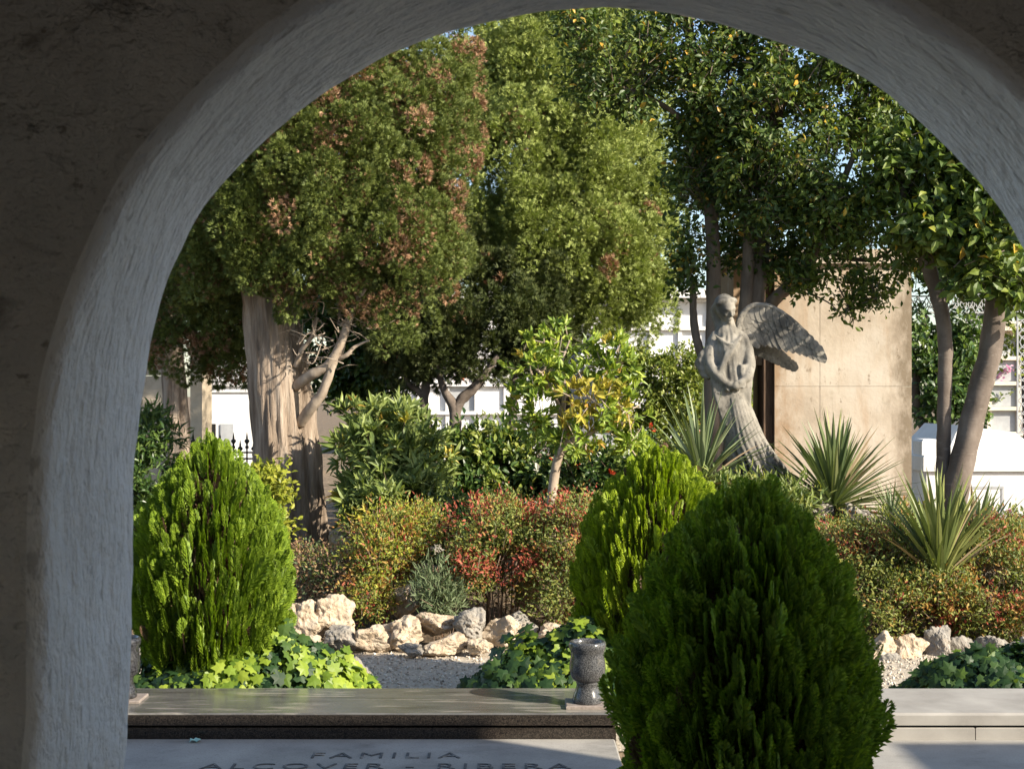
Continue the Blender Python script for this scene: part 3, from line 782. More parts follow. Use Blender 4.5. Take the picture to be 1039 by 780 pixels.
def crown_points(lobes, n, shell=(.72, 1.03), seed=0, inner=.70, gap=.0, gscale=1.6, front=0.0):
    rg = np.random.default_rng(seed)
    w = np.array([(r[0] * r[1] + r[1] * r[2] + r[0] * r[2]) for _, r in lobes]); w = w / w.sum()
    k = rg.choice(len(lobes), n * 3, p=w)
    C = np.array([l[0] for l in lobes])[k]; Rr = np.array([l[1] for l in lobes])[k]
    d = unit(rg.normal(size=(n * 3, 3)))
    if front: 
        flip = (d[:, 1] > 0) & (rg.random(n * 3) < front); d[flip, 1] *= -1
    s = rg.uniform(shell[0], shell[1], n * 3) * (1 + .13 * np.array([noise.noise(tuple(q)) for q in (d * 3.0 + C * 1.7)]) + .10 * np.array([noise.noise(tuple(q)) for q in (d * 7.0 + C * 1.1)]))
    P = C + d * Rr * s[:, None]
    ok = np.ones(n * 3, bool)
    for j, (c, r) in enumerate(lobes):
        e = np.linalg.norm((P - c) / r, axis=1); ok &= ~((e < inner) & (k != j))
    if gap:
        g = np.array([noise.noise(tuple(q)) for q in (P * gscale + 31.0 + seed)]); ok &= g > -gap
    P = P[ok][:n]; o = unit((d / Rr)[ok][:n])
    return P, o

def thin_out(P, dist):
    """keep points at least dist apart"""
    cell = {}; keep = []
    for i, p in enumerate(P):
        k = tuple((p // dist).astype(int)); ok = True
        for dx in (-1, 0, 1):
            for dy in (-1, 0, 1):
                for dz in (-1, 0, 1):
                    for j in cell.get((k[0] + dx, k[1] + dy, k[2] + dz), ()):
                        if np.sum(((P[j] - p) * (1, 1, .72)) ** 2) < dist * dist: ok = False; break
                    if not ok: break
                if not ok: break
            if not ok: break
        if ok: cell.setdefault(k, []).append(i); keep.append(i)
    return np.array(keep, dtype=int)

def cypress_foliage(mb, lobes, n, seed, clump=(.07, .13), sp=60, size=(.034, .06), brown=.06, gap=.22, front=.3, space=1.5, inner_n=.35):
    rg = np.random.default_rng(seed + 50)
    up = np.array([0, 0, 1.0])
    def clumps(P, o, cr, sp_, bprob):
        m = len(P)
        bn = np.array([noise.noise(tuple(q)) for q in (P * 3.4 + seed * 3.1)])
        isb = (rg.random(m) < np.clip(bprob + (bn - .10) * bprob * 7, .012, .5))
        Pn = np.repeat(P, sp_, 0); On = np.repeat(o, sp_, 0); Rn = np.repeat(cr, sp_); N = len(Pn)
        d = unit(rg.normal(size=(N, 3)) + On * 1.0 + up * .45)
        pos = Pn + d * (Rn * rg.uniform(.3, 1.0, N) ** .35)[:, None] * np.array([.92, .92, 1.25])
        sd = unit(d * 1.1 + On * .25 + up * .5 + rg.normal(size=(N, 3)) * .35)
        b_ = np.repeat(isb, sp_) & (rg.random(N) < .8)
        mb.inst(SPRIG[0], SPRIG[1], pos, frames(sd, rg.normal(size=(N, 3)) + On), rg.uniform(size[0], size[1], N), b_.astype(int))
    P, o = crown_points(lobes, n, (.88, 1.10), seed, .80, gap, 1.9, front)
    rm = (clump[0] + clump[1]) / 2
    k = thin_out(P, rm * space)
    P = P[k]; o = o[k]
    clumps(P, o, rg.uniform(clump[0], clump[1], len(P)), int(sp * 1.5), brown)
    P, o = crown_points(lobes, int(n * inner_n), (.30, .74), seed + 1, .55, gap, 1.9, front)
    clumps(P, o, rg.uniform(clump[0], clump[1], len(P)) * 1.25, sp // 2, brown)

def rosettes(mb, P, o, k, leaf, size, seed, spread=.9, updir=.25, jitter=.05, mats=None, aim=.5, face=.8):
    rg = np.random.default_rng(seed + 99)
    N = len(P) * k
    Pn = np.repeat(P, k, 0) + rg.normal(size=(N, 3)) * jitter
    On = np.repeat(o, k, 0)
    d = unit(On * aim + rg.normal(size=(N, 3)) * spread * .6 + np.array([0, 0, updir]))
    nrm = On * .5 + np.array([.30, -.38, face * .8]) + rg.normal(size=(N, 3)) * .45
    m = 0 if mats is None else np.repeat(mats, k) if len(mats) == len(P) else mats
    mb.inst(leaf[0], leaf[1], Pn, frames(d, nrm), rg.uniform(size[0], size[1], N), m)

def twigs(mb, P, o, length, r, seed, every=1, mat=0, back=None):
    """thin straight twigs ending at the leaf tufts"""
    rg = np.random.default_rng(seed + 5)
    P = P[::every]; o = o[::every]; n = len(P)
    L = rg.uniform(length[0], length[1], n)
    d = unit(o + rg.normal(size=(n, 3)) * .35 + np.array([0, 0, .35]))
    A = P - d * L[:, None]
    tv = np.array([(-1, 0, -.6), (1, 0, -.6), (0, 0, 1.1), (-.4, 1, -.3), (.4, 1, -.3), (0, 1, .5)], float)
    tf = [np.array([(0, 1, 4, 3), (1, 2, 5, 4), (2, 0, 3, 5)])]
    mb.inst(tv, tf, A, frames(d, rg.normal(size=(n, 3))), np.stack([np.full(n, r), L, np.full(n, r)], 1), mat)

def nz3(P, s, off=0.0): return np.array([noise.noise(tuple(q)) for q in (P * s + off)])

# ------------------------------------------------------------------ cypress trees
CYG = 'cypress trees'
# the big one on the left
b = G(288, 11.8)
t = empty('cypress_tree', b, 'massive old cypress with thick ribbed trunk and bare forked limbs on the left', 'tree', CYG)
mb = MB()
k = 11.8 / FPX
tube(mb, [(b.x, 11.8, b.z - .12), W(287, 540, 11.8), W(284, 470, 11.8), W(280, 400, 11.8), W(274, 330, 11.8), W(270, 260, 11.8), W(285, 160, 11.8), W(310, 30, 11.8), W(320, -120, 11.8)],
     [34 * k, 29 * k, 25 * k, 24 * k, 24.5 * k, 25 * k, 20 * k, 13 * k, 4 * k], 72, 14, .10, .15, 5, 4)
mb.build('trunk', M['bark_cypress'], t, smooth=True)
mb = MB()
tube(mb, [W(315, 572, 11.95), W(314, 540, 11.95), W(312, 480, 11.95), W(307, 420, 11.95), W(300, 370, 11.95), W(292, 320, 11.9), W(280, 270, 11.8)],
     [21 * k, 18 * k, 14 * k, 13 * k, 12 * k, 10 * k, 8 * k], 48, 12, .12, .15, 4, 9)
mb.build('trunk', M['bark_cypress'], t, smooth=True)
limbs = [
    ([(300, 392, 11.7), (315, 381, 11.6), (332, 371, 11.55), (344, 352, 11.5), (353, 330, 11.5), (362, 300, 11.5)], [5.2, 5.2, 4.8, 4.2, 3.6, 2.2]),
    ([(304, 430, 11.75), (316, 413, 11.65), (327, 398, 11.6), (337, 372, 11.55), (347, 345, 11.5), (356, 318, 11.5), (372, 290, 11.5)], [5.5, 5.5, 5, 4.2, 3.8, 3, 1.8]),
    ([(300, 372, 11.7), (306, 356, 11.65), (316, 342, 11.6), (322, 322, 11.6)], [3, 2.6, 2, 1.2]),
    ([(340, 366, 11.55), (352, 360, 11.5), (360, 352, 11.5), (375, 345, 11.5)], [2.6, 2.2, 1.6, .8]),
    ([(262, 285, 11.75), (245, 283, 11.9), (222, 280, 12.0), (200, 285, 12.1)], [5, 4, 3, 1.5]),
    ([(330, 372, 11.55), (345, 362, 11.6), (350, 340, 11.6), (346, 320, 11.6)], [2, 1.8, 1.4, .8]),
]
for pts, rad in limbs:
    mb = MB(); tube(mb, [W(*p) for p in pts], [r * k for r in rad], 12, 7, .16, .05, 4, len(pts)); mb.build('limb', M['bark_pale'], t, smooth=True)
rg = np.random.default_rng(21)
mb = MB()
for q in range(95):
    px, py = rg.uniform(300, 375), rg.uniform(318, 375)
    if py > 350 and px > 350: continue
    p = W(px, py, rg.uniform(11.35, 11.9)); a = Vector(rg.normal(size=3)) ; a.z = abs(a.z) * .6; a.normalize()
    L = rg.uniform(.10, .26); b2 = p + a * L * .5 + Vector(rg.normal(size=3)) * .03; c2 = p + a * L + Vector(rg.normal(size=3)) * .06
    tube(mb, [p, b2, c2], [.006, .004, .0015], 5, 3)
mb.build('dead_twig', M['bark_pale'], t)
T1 = [lobe(330, 165, 11.5, 105, 100, .95), lobe(262, 215, 11.4, 66, 52, .6), lobe(400, 235, 11.4, 66, 62, .6), lobe(428, 140, 11.7, 50, 88, .6), lobe(350, 85, 11.6, 82, 60, .8),
      lobe(388, 290, 11.45, 46, 34, .45), lobe(214, 236, 11.5, 36, 36, .4), lobe(335, -10, 11.8, 105, 80, .9), lobe(320, -110, 11.9, 75, 80, .7), lobe(340, 262, 11.3, 40, 36, .4),
      lobe(300, 285, 11.3, 24, 34, .3), lobe(248, 170, 11.3, 56, 60, .5), lobe(262, 262, 11.3, 34, 26, .35), lobe(215, 262, 11.6, 34, 34, .4), lobe(252, 228, 11.15, 40, 34, .35), lobe(228, 226, 11.7, 34, 34, .4), lobe(420, 130, 12.5, 50, 60, .5), lobe(300, 200, 12.3, 60, 60, .5), lobe(250, 280, 12.6, 40, 30, .4), lobe(436, 240, 11.9, 34, 60, .45), lobe(285, 120, 11.3, 60, 55, .55), lobe(455, 90, 12.0, 34, 70, .4), lobe(405, 320, 11.6, 30, 26, .3)]
mb = MB(); cypress_foliage(mb, T1, 9000, 31, (.075, .135), 70, (.028, .052), .30, .30, .45, 1.72, .5)
low = [lobe(218, 300, 12.4, 46, 46, .5), lobe(176, 300, 12.6, 34, 55, .5), lobe(240, 345, 12.7, 20, 34, .4), lobe(180, 355, 12.5, 24, 26, .3), lobe(225, 365, 12.9, 22, 20, .3)]
cypress_foliage(mb, low, 900, 33, (.07, .13), 44, (.032, .06), .10, .22, .3)
mb.build('crown', [M['cypress'], M['cypress_brown']], t)

def small_tree_trunk(mb, pts, rad, D, seed, rough=.15, sides=14):
    kk = D / FPX
    tube(mb, [W(a, c, D + (e[0] if e else 0)) for a, c, *e in pts], [r * kk for r in rad], sides, 7, rough, .06, 4, seed)

b = G(180, 15.0)
t = empty('cypress_tree', b, 'shaded dark cypress trunk behind the left thuja, nearest the arch', 'tree', CYG)
mb = MB(); small_tree_trunk(mb, [(180, 520), (180, 460), (177, 400), (174, 340), (176, 260), (190, 120), (200, -20)], [17, 14, 12.5, 12, 11, 8, 3], 15.0, 3, .12, 30)
mb.build('trunk', M['bark_cypress'], t, smooth=True)
mb = MB(); cypress_foliage(mb, [lobe(170, 270, 15, 60, 80, .8), lobe(225, 300, 15.3, 45, 55, .7), lobe(180, 150, 15, 65, 100, .9), lobe(190, 30, 15, 50, 100, .8), lobe(245, 355, 15.5, 22, 30, .4)], 1500, 35, (.09, .16), 30, (.05, .09), .03, .2, .3)
mb.build('crown', [M['cypress_deep'], M['cypress_brown']], t)

# the tall light one in the middle
D = 17.5
b = G(577, D)
t = empty('cypress_tree', b, 'tall sunlit yellow green cypress in the middle', 'tree', CYG)
mb = MB(); small_tree_trunk(mb, [(580, 500), (578, 430), (572, 350), (570, 250), (560, 120), (555, -20), (555, -120)], [15, 12, 11, 10, 8, 5, 2], D, 5, .12, 24)
small_tree_trunk(mb, [(566, 360), (545, 320), (520, 260), (505, 190)], [6, 5, 4, 2], D, 8)
small_tree_trunk(mb, [(572, 340), (600, 310), (630, 270), (645, 220)], [6, 5, 4, 2], D, 9)
mb.build('trunk', M['bark_dark'], t, smooth=True)
T3 = [lobe(545, 70, 17.3, 78, 70, .9), lobe(520, 160, 17.0, 62, 80, .8), lobe(590, 160, 17.2, 60, 80, .8), lobe(560, 240, 16.9, 62, 60, .7), lobe(612, 250, 17.0, 56, 66, .7), lobe(646, 292, 17.2, 36, 48, .5),
      lobe(655, 215, 17.6, 30, 60, .5), lobe(505, 250, 17.2, 44, 60, .6), lobe(600, 70, 17.8, 70, 70, .8), lobe(560, -40, 17.6, 90, 80, .9), lobe(640, 120, 18.0, 36, 80, .6), lobe(600, 310, 17.0, 40, 30, .4),
      lobe(540, -120, 17.6, 60, 60, .7), lobe(490, 110, 17.6, 26, 60, .5)]
mb = MB(); cypress_foliage(mb, T3, 8000, 37, (.12, .21), 76, (.040, .076), .012, .22, .45, 1.62, .5)
mb.build('crown', [M['cypress_lime'], M['cypress_brown']], t)

# three lesser trees with visible stems before the white niche wall
D = 16.2
for base_px, stems, lobes_, lab, n in (
    (462, [([(464, 455), (462, 430), (460, 412), (452, 398), (447, 384), (440, 360)], [6.5, 6, 5.5, 4, 3.5, 2]), ([(462, 420), (468, 406), (478, 396), (488, 386), (505, 360)], [5, 5.5, 5, 4.5, 2.5])],
     [(452, 345, 46, 36), (500, 345, 48, 36), (470, 300, 60, 45), (520, 310, 40, 45), (440, 260, 40, 60)], 'cypress with a pale forked Y-shaped stem before the white niche wall', 1900),
    (432, [([(437, 450), (434, 432), (430, 415), (431, 398), (434, 370)], [6, 5.2, 4.5, 4.5, 3]), ([(431, 404), (424, 396), (414, 388), (406, 370)], [3.5, 3.2, 2.6, 1.6])],
     [(420, 345, 34, 40), (410, 300, 36, 46), (400, 355, 20, 30)], 'slender cypress with a side branch left of the forked one', 1000),
    (520, [([(520, 450), (520, 430), (521, 405), (522, 370)], [4.2, 4, 3.8, 3])],
     [(540, 350, 34, 36), (548, 300, 36, 46), (560, 370, 24, 22)], 'thin straight-stemmed cypress behind the small yellowing tree', 900)):
    b = G(base_px, D)
    t = empty('cypress_tree', b, lab, 'tree', CYG)
    mb = MB()
    for pts, rad in stems: small_tree_trunk(mb, pts, rad, D, base_px, .25)
    mb.build('trunk', M['bark_smooth'], t, smooth=True)
    mb = MB(); cypress_foliage(mb, [lobe(a, c, D + .25, e, f, .6) for a, c, e, f in lobes_], n, base_px, (.09, .16), 36, (.05, .085), .02, .16, .4)
    mb.build('crown', [M['cypress_deep'], M['cypress_brown']], t)
    D += .15

# ------------------------------------------------------------------ broadleaf trees
def broadleaf(name, base, label, stems, lobes, n, k, leaf, size, mats, bark, seed, gap=.2, gscale=1.6, matfn=None, tw=(.15, .4), group=None, aim=.5, shell=(.35, 1.05), updir=.1, front=.15, jitter=.06, gs=None):
    t = empty(name, base, label, 'tree', group)
    for pts, rad in stems:
        mb = MB(); tube(mb, [W(*p) for p in pts], [r * pts[0][2] / FPX for r in rad], 16, 8, .14, .04, 4, seed + len(pts))
        mb.build('trunk' if rad[0] > 4.5 else 'limb', bark, t, smooth=True)
    P, o = crown_points(lobes, n, shell, seed, .25, gap, gscale, front)
    mats_i = matfn(P) if matfn else None
    mb = MB(); rosettes(mb, P, o, k, leaf, size, seed, 1.0, updir, jitter, mats_i, aim)
    twigs(mb, P, o, tw, .004, seed, 2, len(mats))
    mb.build('crown', mats + [bark], t)
    return t
b = G(735, 12.7)
FL = [lobe(640, 70, 12.2, 72, 66, .5), lobe(722, 60, 12.4, 74, 66, .7), lobe(702, 190, 12.6, 32, 90, .4), lobe(795, 120, 12.2, 88, 85, .8), lobe(868, 175, 11.9, 74, 66, .7), lobe(905, 235, 11.8, 50, 38, .5),
      lobe(838, 225, 12.1, 74, 38, .6), lobe(770, 190, 12.3, 54, 50, .6), lobe(872, 268, 12.2, 50, 16, .4), lobe(598, 45, 12.2, 44, 44, .4), lobe(740, -20, 12.5, 130, 60, .8), lobe(885, 40, 12.3, 110, 90, .9),
      lobe(696, 275, 12.8, 14, 26, .25), lobe(735, 130, 12.6, 44, 60, .5), lobe(718, 160, 13.1, 36, 50, .35), lobe(740, 195, 13.2, 40, 50, .4), lobe(820, 284, 12.3, 30, 12, .3), lobe(748, 252, 12.95, 26, 32, .3), lobe(862, 310, 12.12, 15, 9, .15), lobe(838, 304, 12.2, 14, 7, .15), lobe(888, 298, 12.0, 12, 8, .15), lobe(880, 110, 12.6, 60, 50, .5), lobe(850, 284, 12.3, 50, 16, .3), lobe(800, 262, 12.7, 34, 24, .3), lobe(905, 268, 12.0, 24, 16, .3), lobe(772, 262, 12.95, 24, 28, .25), lobe(862, 250, 12.2, 56, 22, .35)]
def fmat(P): return (rng.random(len(P)) < .22 + .5 * (P[:, 0] > 2.6)).astype(int)
broadleaf('ficus_tree', b, 'large glossy ficus spreading over the angel statue', [
    ([(728, 520, 12.7), (722, 420, 12.7), (724, 320, 12.7), (722, 225, 12.7), (712, 140, 12.7), (700, 40, 12.6), (690, -60, 12.6)], [9, 8, 7.5, 7, 6, 5, 3]),
    ([(742, 520, 12.75), (748, 420, 12.75), (764, 320, 12.75), (772, 230, 12.7), (784, 130, 12.6), (792, 50, 12.5), (800, -60, 12.4)], [13, 11, 10.5, 10, 9, 8, 4]),
    ([(752, 360, 12.7), (757, 300, 12.65), (760, 230, 12.6), (752, 150, 12.5), (740, 80, 12.4)], [7, 6.5, 6, 4, 2.5]),
    ([(770, 335, 12.7), (785, 305, 12.6), (808, 284, 12.5), (830, 250, 12.4), (842, 215, 12.3), (870, 150, 12.1)], [7, 6.5, 6, 5.5, 4.5, 2]),
    ([(718, 372, 12.7), (709, 352, 12.75), (704, 325, 12.8), (703, 280, 12.8)], [5, 4.5, 4, 3]),
    ([(786, 120, 12.6), (805, 90, 12.5), (835, 60, 12.4), (870, 40, 12.3)], [4.4, 4, 3, 1.5]),
    ([(830, 250, 12.4), (860, 262, 12.2), (890, 262, 12.0), (915, 245, 11.9)], [3, 2.4, 1.8, 1]),
    ([(838, 262, 12.3), (848, 285, 12.2), (858, 305, 12.15), (866, 322, 12.1)], [1.2, .9, .7, .4]),
    ([(806, 280, 12.4), (822, 297, 12.3), (842, 308, 12.2), (856, 322, 12.15)], [1.1, .9, .7, .4]),
    ([(870, 270, 12.1), (884, 290, 12.0), (890, 304, 12.0)], [1.0, .8, .4]),
    ([(712, 150, 12.7), (690, 120, 12.5), (660, 100, 12.3), (620, 85, 12.2)], [3.4, 2.8, 2, 1]),
    ], FL, 6200, 9, L_OVATE, (.040, .082), [M['ficus'], M['ficus_light']], M['bark_ficus'], 41, .075, 2.6, fmat, (.10, .24))
# thin hanging twigs with few leaves before the ochre wall belong to the same crown and are covered by the lowest lobes

b = G(962, 11.6)
RL = [lobe(962, 226, 11.3, 60, 34, .5), lobe(1010, 215, 11.2, 50, 46, .5), lobe(1000, 150, 11.4, 60, 60, .6), lobe(940, 170, 11.4, 50, 50, .5), lobe(1022, 285, 11.2, 18, 24, .3), lobe(985, 262, 11.1, 16, 36, .25), lobe(1040, 120, 11.5, 70, 80, .6)]
broadleaf('ficus_tree', b, 'twin-stemmed leaning tree with smooth grey trunks on the right', [
    ([(958, 540, 11.6), (957, 480, 11.6), (958, 420, 11.6), (959, 350, 11.6), (953, 305, 11.6), (941, 268, 11.6), (930, 235, 11.55), (915, 190, 11.5)], [8, 7, 7, 7.2, 7.8, 7.6, 6, 3]),
    ([(962, 545, 11.5), (967, 510, 11.5), (978, 460, 11.5), (993, 400, 11.5), (1006, 350, 11.5), (1012, 295, 11.5), (1013, 245, 11.45), (1010, 170, 11.4)], [14, 12.5, 12, 11.5, 11.5, 11, 9, 5]),
    ([(1012, 262, 11.45), (1000, 230, 11.4), (975, 205, 11.35), (950, 190, 11.3)], [4, 3.4, 2.4, 1.2]),
    ([(1012, 250, 11.45), (1025, 215, 11.4), (1035, 180, 11.4)], [4.4, 3.4, 1.6]),
    ], RL, 1500, 8, L_BROAD, (.075, .125), [M['ficus'], M['ficus_light']], M['bark_smooth'], 43, .2, 1.9, lambda P: (rng.random(len(P)) < .75).astype(int))

# small tree with yellowing leaves
b = G(561, 10.2)
SL = [lobe(575, 345, 10.2, 42, 24, .35), lobe(545, 375, 10.2, 32, 30, .3), lobe(620, 365, 10.2, 34, 30, .3), lobe(600, 400, 10.1, 44, 30, .35), lobe(545, 420, 10.2, 34, 30, .3), lobe(632, 415, 10.15, 26, 34, .3), lobe(585, 445, 10.1, 36, 22, .3), lobe(640, 450, 10.2, 14, 22, .2)]
def ymat(P):
    z = nz3(P, 2.6, 4.0)
    cen = np.exp(-((P[:, 0] - .55) ** 2 / .10 + (P[:, 2] - 1.66) ** 2 / .03))
    return (rng.random(len(P)) < .10 + .65 * cen + z * .3).astype(int)
broadleaf('young_tree', b, 'slender young tree with partly yellowed leaves in the middle of the garden', [
    ([(557, 560, 10.2), (559, 530, 10.2), (560, 505, 10.2), (563, 480, 10.2), (568, 460, 10.2), (577, 447, 10.2)], [6.5, 5.6, 5, 4.8, 4.8, 5.2]),
    ([(575, 449, 10.2), (572, 425, 10.2), (574, 395, 10.2), (590, 378, 10.15), (605, 370, 10.1)], [3.4, 2.6, 2.0, 1.6, 1]),
    ([(576, 448, 10.2), (598, 440, 10.15), (615, 425, 10.1), (632, 400, 10.1)], [3.4, 2.5, 2, 1]),
    ([(572, 425, 10.2), (560, 395, 10.2), (548, 378, 10.2), (535, 368, 10.2)], [2.4, 1.8, 1.4, .8]),
    ([(574, 395, 10.2), (570, 370, 10.2), (578, 345, 10.2)], [1.8, 1.5, .8]),
    ([(576, 448, 10.2), (556, 432, 10.2), (540, 420, 10.2)], [2.2, 1.6, .8]),
    ], SL, 310, 9, leaf_shape(.17, .06, .15, .55), (.055, .10), [M['small_tree'], M['yellow_leaf']], M['bark_pale'], 45, .25, 3.0, ymat, (.08, .22), None, .9, (.3, 1.05), .45, .15, .012)

# trees seen through gaps behind
for (px, D, lobes_, stems, lab, n, mt, sd) in (
    (942, 20.0, [(950, 385, 34, 48), (975, 360, 20, 50), (935, 345, 28, 36), (985, 420, 14, 26), (955, 260, 60, 40), (1000, 265, 40, 36)], [([(950, 470, 20), (942, 442, 20), (932, 420, 20), (930, 380, 20), (940, 320, 20)], [6, 5, 4.5, 4, 2])], 'dark tree with a slanting stem between the ochre wall and the twin trunks', 1300, 'hedge_dark', 61),
    (1035, 24.0, [(1040, 330, 40, 50), (1020, 300, 40, 40), (1060, 260, 60, 60)], [([(1045, 470, 24), (1042, 400, 24), (1040, 320, 24)], [6, 5, 3])], 'tree standing behind the iron pillar at the right edge', 900, 'hedge_light', 63),
    (385, 19.0, [(375, 370, 50, 40), (345, 385, 30, 32), (400, 330, 40, 50), (365, 310, 50, 50), (322, 360, 34, 50), (318, 325, 36, 40)], [([(376, 470, 19), (374, 400, 19), (372, 340, 19)], [6, 5, 3])], 'dark bushy tree in the shade right of the old cypress limbs', 1500, 'hedge_dark', 65)):
    broadleaf('background_tree', G(px, D), lab, stems, [lobe(a, c, D, e, f) for a, c, e, f in lobes_], n, 9, L_OVATE, (.08, .14), [M[mt]], M['bark_dark'], sd, .1)
far = [(300, 60, 150, 120), (470, 62, 120, 150), (640, 66, 120, 60), (800, 58, 150, 90), (980, 60, 160, 100), (1150, 60, 140, 140), (120, 55, 150, 140)]
for i, (px, D, rx, rz) in enumerate(far):
    pass

# ------------------------------------------------------------------ shrubs
def shrub(name, px, D, label, lobes, n, k, leaf, size, mats, seed, cat='shrub', group=None, matfn=None, stems=10, stem_r=.008, gap=.12, aim=.6, updir=.25, jitter=.03, stem_mat=None, spread=1.0, shell=(.5, 1.22), extra=None, tw=True, inner=.35):
    b = G(px, D)
    t = empty(name, b, label, cat, group)
    P, o = crown_points(lobes, n, shell, seed, inner, gap, 3.0, .35)
    P2, o2 = crown_points(lobes, max(8, n // 6), (1.05, 1.55), seed + 7, .9, .4, 3.0, .35)
    if seed not in (83,): P = np.concatenate([P, P2]); o = np.concatenate([o, o2])
    keep = P[:, 2] > ground_h(P[:, 0], P[:, 1]) + .02
    P = P[keep]; o = o[keep]
    mi = matfn(P) if matfn else None
    mb = MB(); rosettes(mb, P, o, k, leaf, size, seed, spread, updir, jitter, mi, aim)
    if extra: extra(mb, P, o)
    mb.build('foliage', mats, t)
    mb = MB(); rg = np.random.default_rng(seed + 3)
    for q in range(stems):
        j = rg.integers(len(P)); e = Vector(P[j]); s = Vector((b.x + rg.normal() * .05, D + rg.normal() * .05, 0)); 
        c = lobes[rg.integers(len(lobes))][0]
        s.x = .45 * s.x + .55 * e.x; s.y = .6 * s.y + .4 * e.y; s.z = gz(s.x, s.y) - .03
        m_ = (s + e) / 2 + Vector(rg.normal(size=3)) * .04; m_.z += .04
        tube(mb, [s, m_, e], [stem_r, stem_r * .75, stem_r * .3], 6, 4, .1)
    if tw: twigs(mb, P, o, (.06, .16), .0025, seed, 3)
    mb.build('branchwork', stem_mat or M['twig'], t)
    return t
def flowers(mb, P, o, n, mat, size, seed, petals=6):
    rg = np.random.default_rng(seed); j = rg.choice(len(P), min(n, len(P)), replace=False)
    Q = P[j] + o[j] * .04 + np.array([0, -.03, .02])
    rosettes(mb, Q, unit(o[j] + np.array([0, -.5, .5])), petals, leaf_shape(.33, .1, .1, .6), size, seed, 1.6, .1, .006, np.full(len(Q), mat), .6)

def twomat(lo, hi, zlo, zhi, sc=3.2, third=None):
    def fn(P):
        h = np.clip((P[:, 2] - zlo) / (zhi - zlo), 0, 1); z = nz3(P, sc, 7.7)
        p = lo + (hi - lo) * h + z * 1.5 * (.3 + hi)
        r = rng.random(len(P))
        m = (r < p).astype(int)
        if third: m[(m == 0) & (rng.random(len(P)) < third + z * .5)] = 2
        return m
    return fn
NAN = [M['nandina_green'], M['nandina_red'], M['nandina_orange']]
NG = 'nandina shrubs in the rockery'
LN = leaf_shape(.20, .05, .15, .42)
shrub('nandina_shrub', 505, 9.5, 'red-tipped nandina with bare canes above the rounded grey rock', [lobe(500, 545, 9.5, 38, 30, .3), lobe(485, 570, 9.4, 24, 26, .25), lobe(525, 565, 9.5, 28, 30, .25), lobe(505, 525, 9.6, 34, 18, .25)],
      1500, 8, LN, (.016, .038), NAN, 71, group=NG, matfn=twomat(.10, .66, .45, .95, third=.25), stems=26, stem_r=.006, jitter=.03, gap=.26)
shrub('nandina_shrub', 578, 9.4, 'bushy nandina with small dull red tips around the young tree trunk', [lobe(580, 545, 9.4, 32, 36, .3), lobe(568, 590, 9.3, 30, 34, .28), lobe(595, 590, 9.4, 26, 40, .25), lobe(585, 520, 9.5, 34, 18, .25)],
      1600, 8, LN, (.016, .036), NAN, 72, group=NG, matfn=twomat(.06, .46, .35, .9, third=.12), stems=24, stem_r=.005, jitter=.03, gap=.26)
shrub('nandina_shrub', 398, 9.7, 'yellow and orange leaved nandina above the sandy rocks', [lobe(392, 535, 9.8, 36, 24, .3), lobe(425, 528, 9.9, 28, 16, .25), lobe(385, 575, 9.5, 28, 32, .25), lobe(405, 560, 9.6, 26, 24, .25), lobe(372, 605, 9.3, 22, 18, .2)],
      1500, 8, LN, (.016, .038), [M['euonymus'], M['nandina_red'], M['nandina_orange'], M['nandina_green']], 73, group=NG, matfn=lambda P: rng.choice(4, len(P), p=[.36, .06, .24, .34]), stems=20, stem_r=.005, gap=.22)
shrub('nandina_shrub', 868, 9.6, 'wide nandina with orange tips beside the dark bush', [lobe(862, 565, 9.6, 42, 28, .3), lobe(895, 575, 9.5, 36, 36, .3), lobe(850, 600, 9.3, 32, 32, .28), lobe(850, 545, 9.9, 28, 16, .25), lobe(895, 612, 9.15, 34, 26, .25), lobe(880, 545, 9.8, 44, 22, .3), lobe(915, 560, 9.7, 30, 30, .3)],
      2000, 8, LN, (.016, .038), NAN, 74, group=NG, matfn=twomat(.0, .05, .3, .8, third=.16), stems=34, stem_r=.005, gap=.06)
shrub('nandina_shrub', 925, 9.3, 'low coppery nandina below the right yucca', [lobe(918, 606, 9.25, 28, 26, .25), lobe(945, 604, 9.2, 26, 28, .22), lobe(968, 610, 9.2, 24, 26, .22)],
      640, 8, LN, (.022, .042), NAN, 75, group=NG, matfn=twomat(.03, .09, .2, .6, third=.25), stems=12, stem_r=.005)
shrub('nandina_shrub', 1020, 9.4, 'nandina with reddish tips at the right edge of the arch', [lobe(1015, 580, 9.4, 34, 32, .3), lobe(1030, 610, 9.2, 32, 32, .28), lobe(1000, 612, 9.2, 28, 28, .25), lobe(1015, 548, 9.8, 36, 22, .25), lobe(985, 585, 9.6, 26, 32, .25)],
      1700, 8, LN, (.016, .038), NAN, 76, group=NG, matfn=twomat(.02, .12, .3, .8, third=.25), stems=32, stem_r=.005, gap=.06)
shrub('dry_shrub', 318, 9.7, 'dry brownish shrub with tiny faded leaves behind the tall cream boulder', [lobe(318, 575, 9.8, 34, 22, .28), lobe(345, 585, 9.6, 26, 22, .25), lobe(298, 580, 10.0, 18, 16, .2), lobe(340, 575, 10.1, 22, 14, .2)],
      620, 7, L_SMALL, (.02, .036), [M['litter'], M['nandina_green'], M['grey_green']], 77, matfn=lambda P: rng.choice(3, len(P), p=[.5, .3, .2]), stems=30, stem_r=.004, gap=.3)
shrub('grey_shrub', 442, 9.2, 'small grey green feathery plant between the sandy rock and the nandina', [lobe(442, 598, 9.2, 18, 22, .16), lobe(456, 606, 9.2, 12, 14, .12)],
      210, 8, leaf_shape(.07, .02, .1), (.035, .07), [M['grey_green']], 78, stems=8, stem_r=.003, updir=.8)
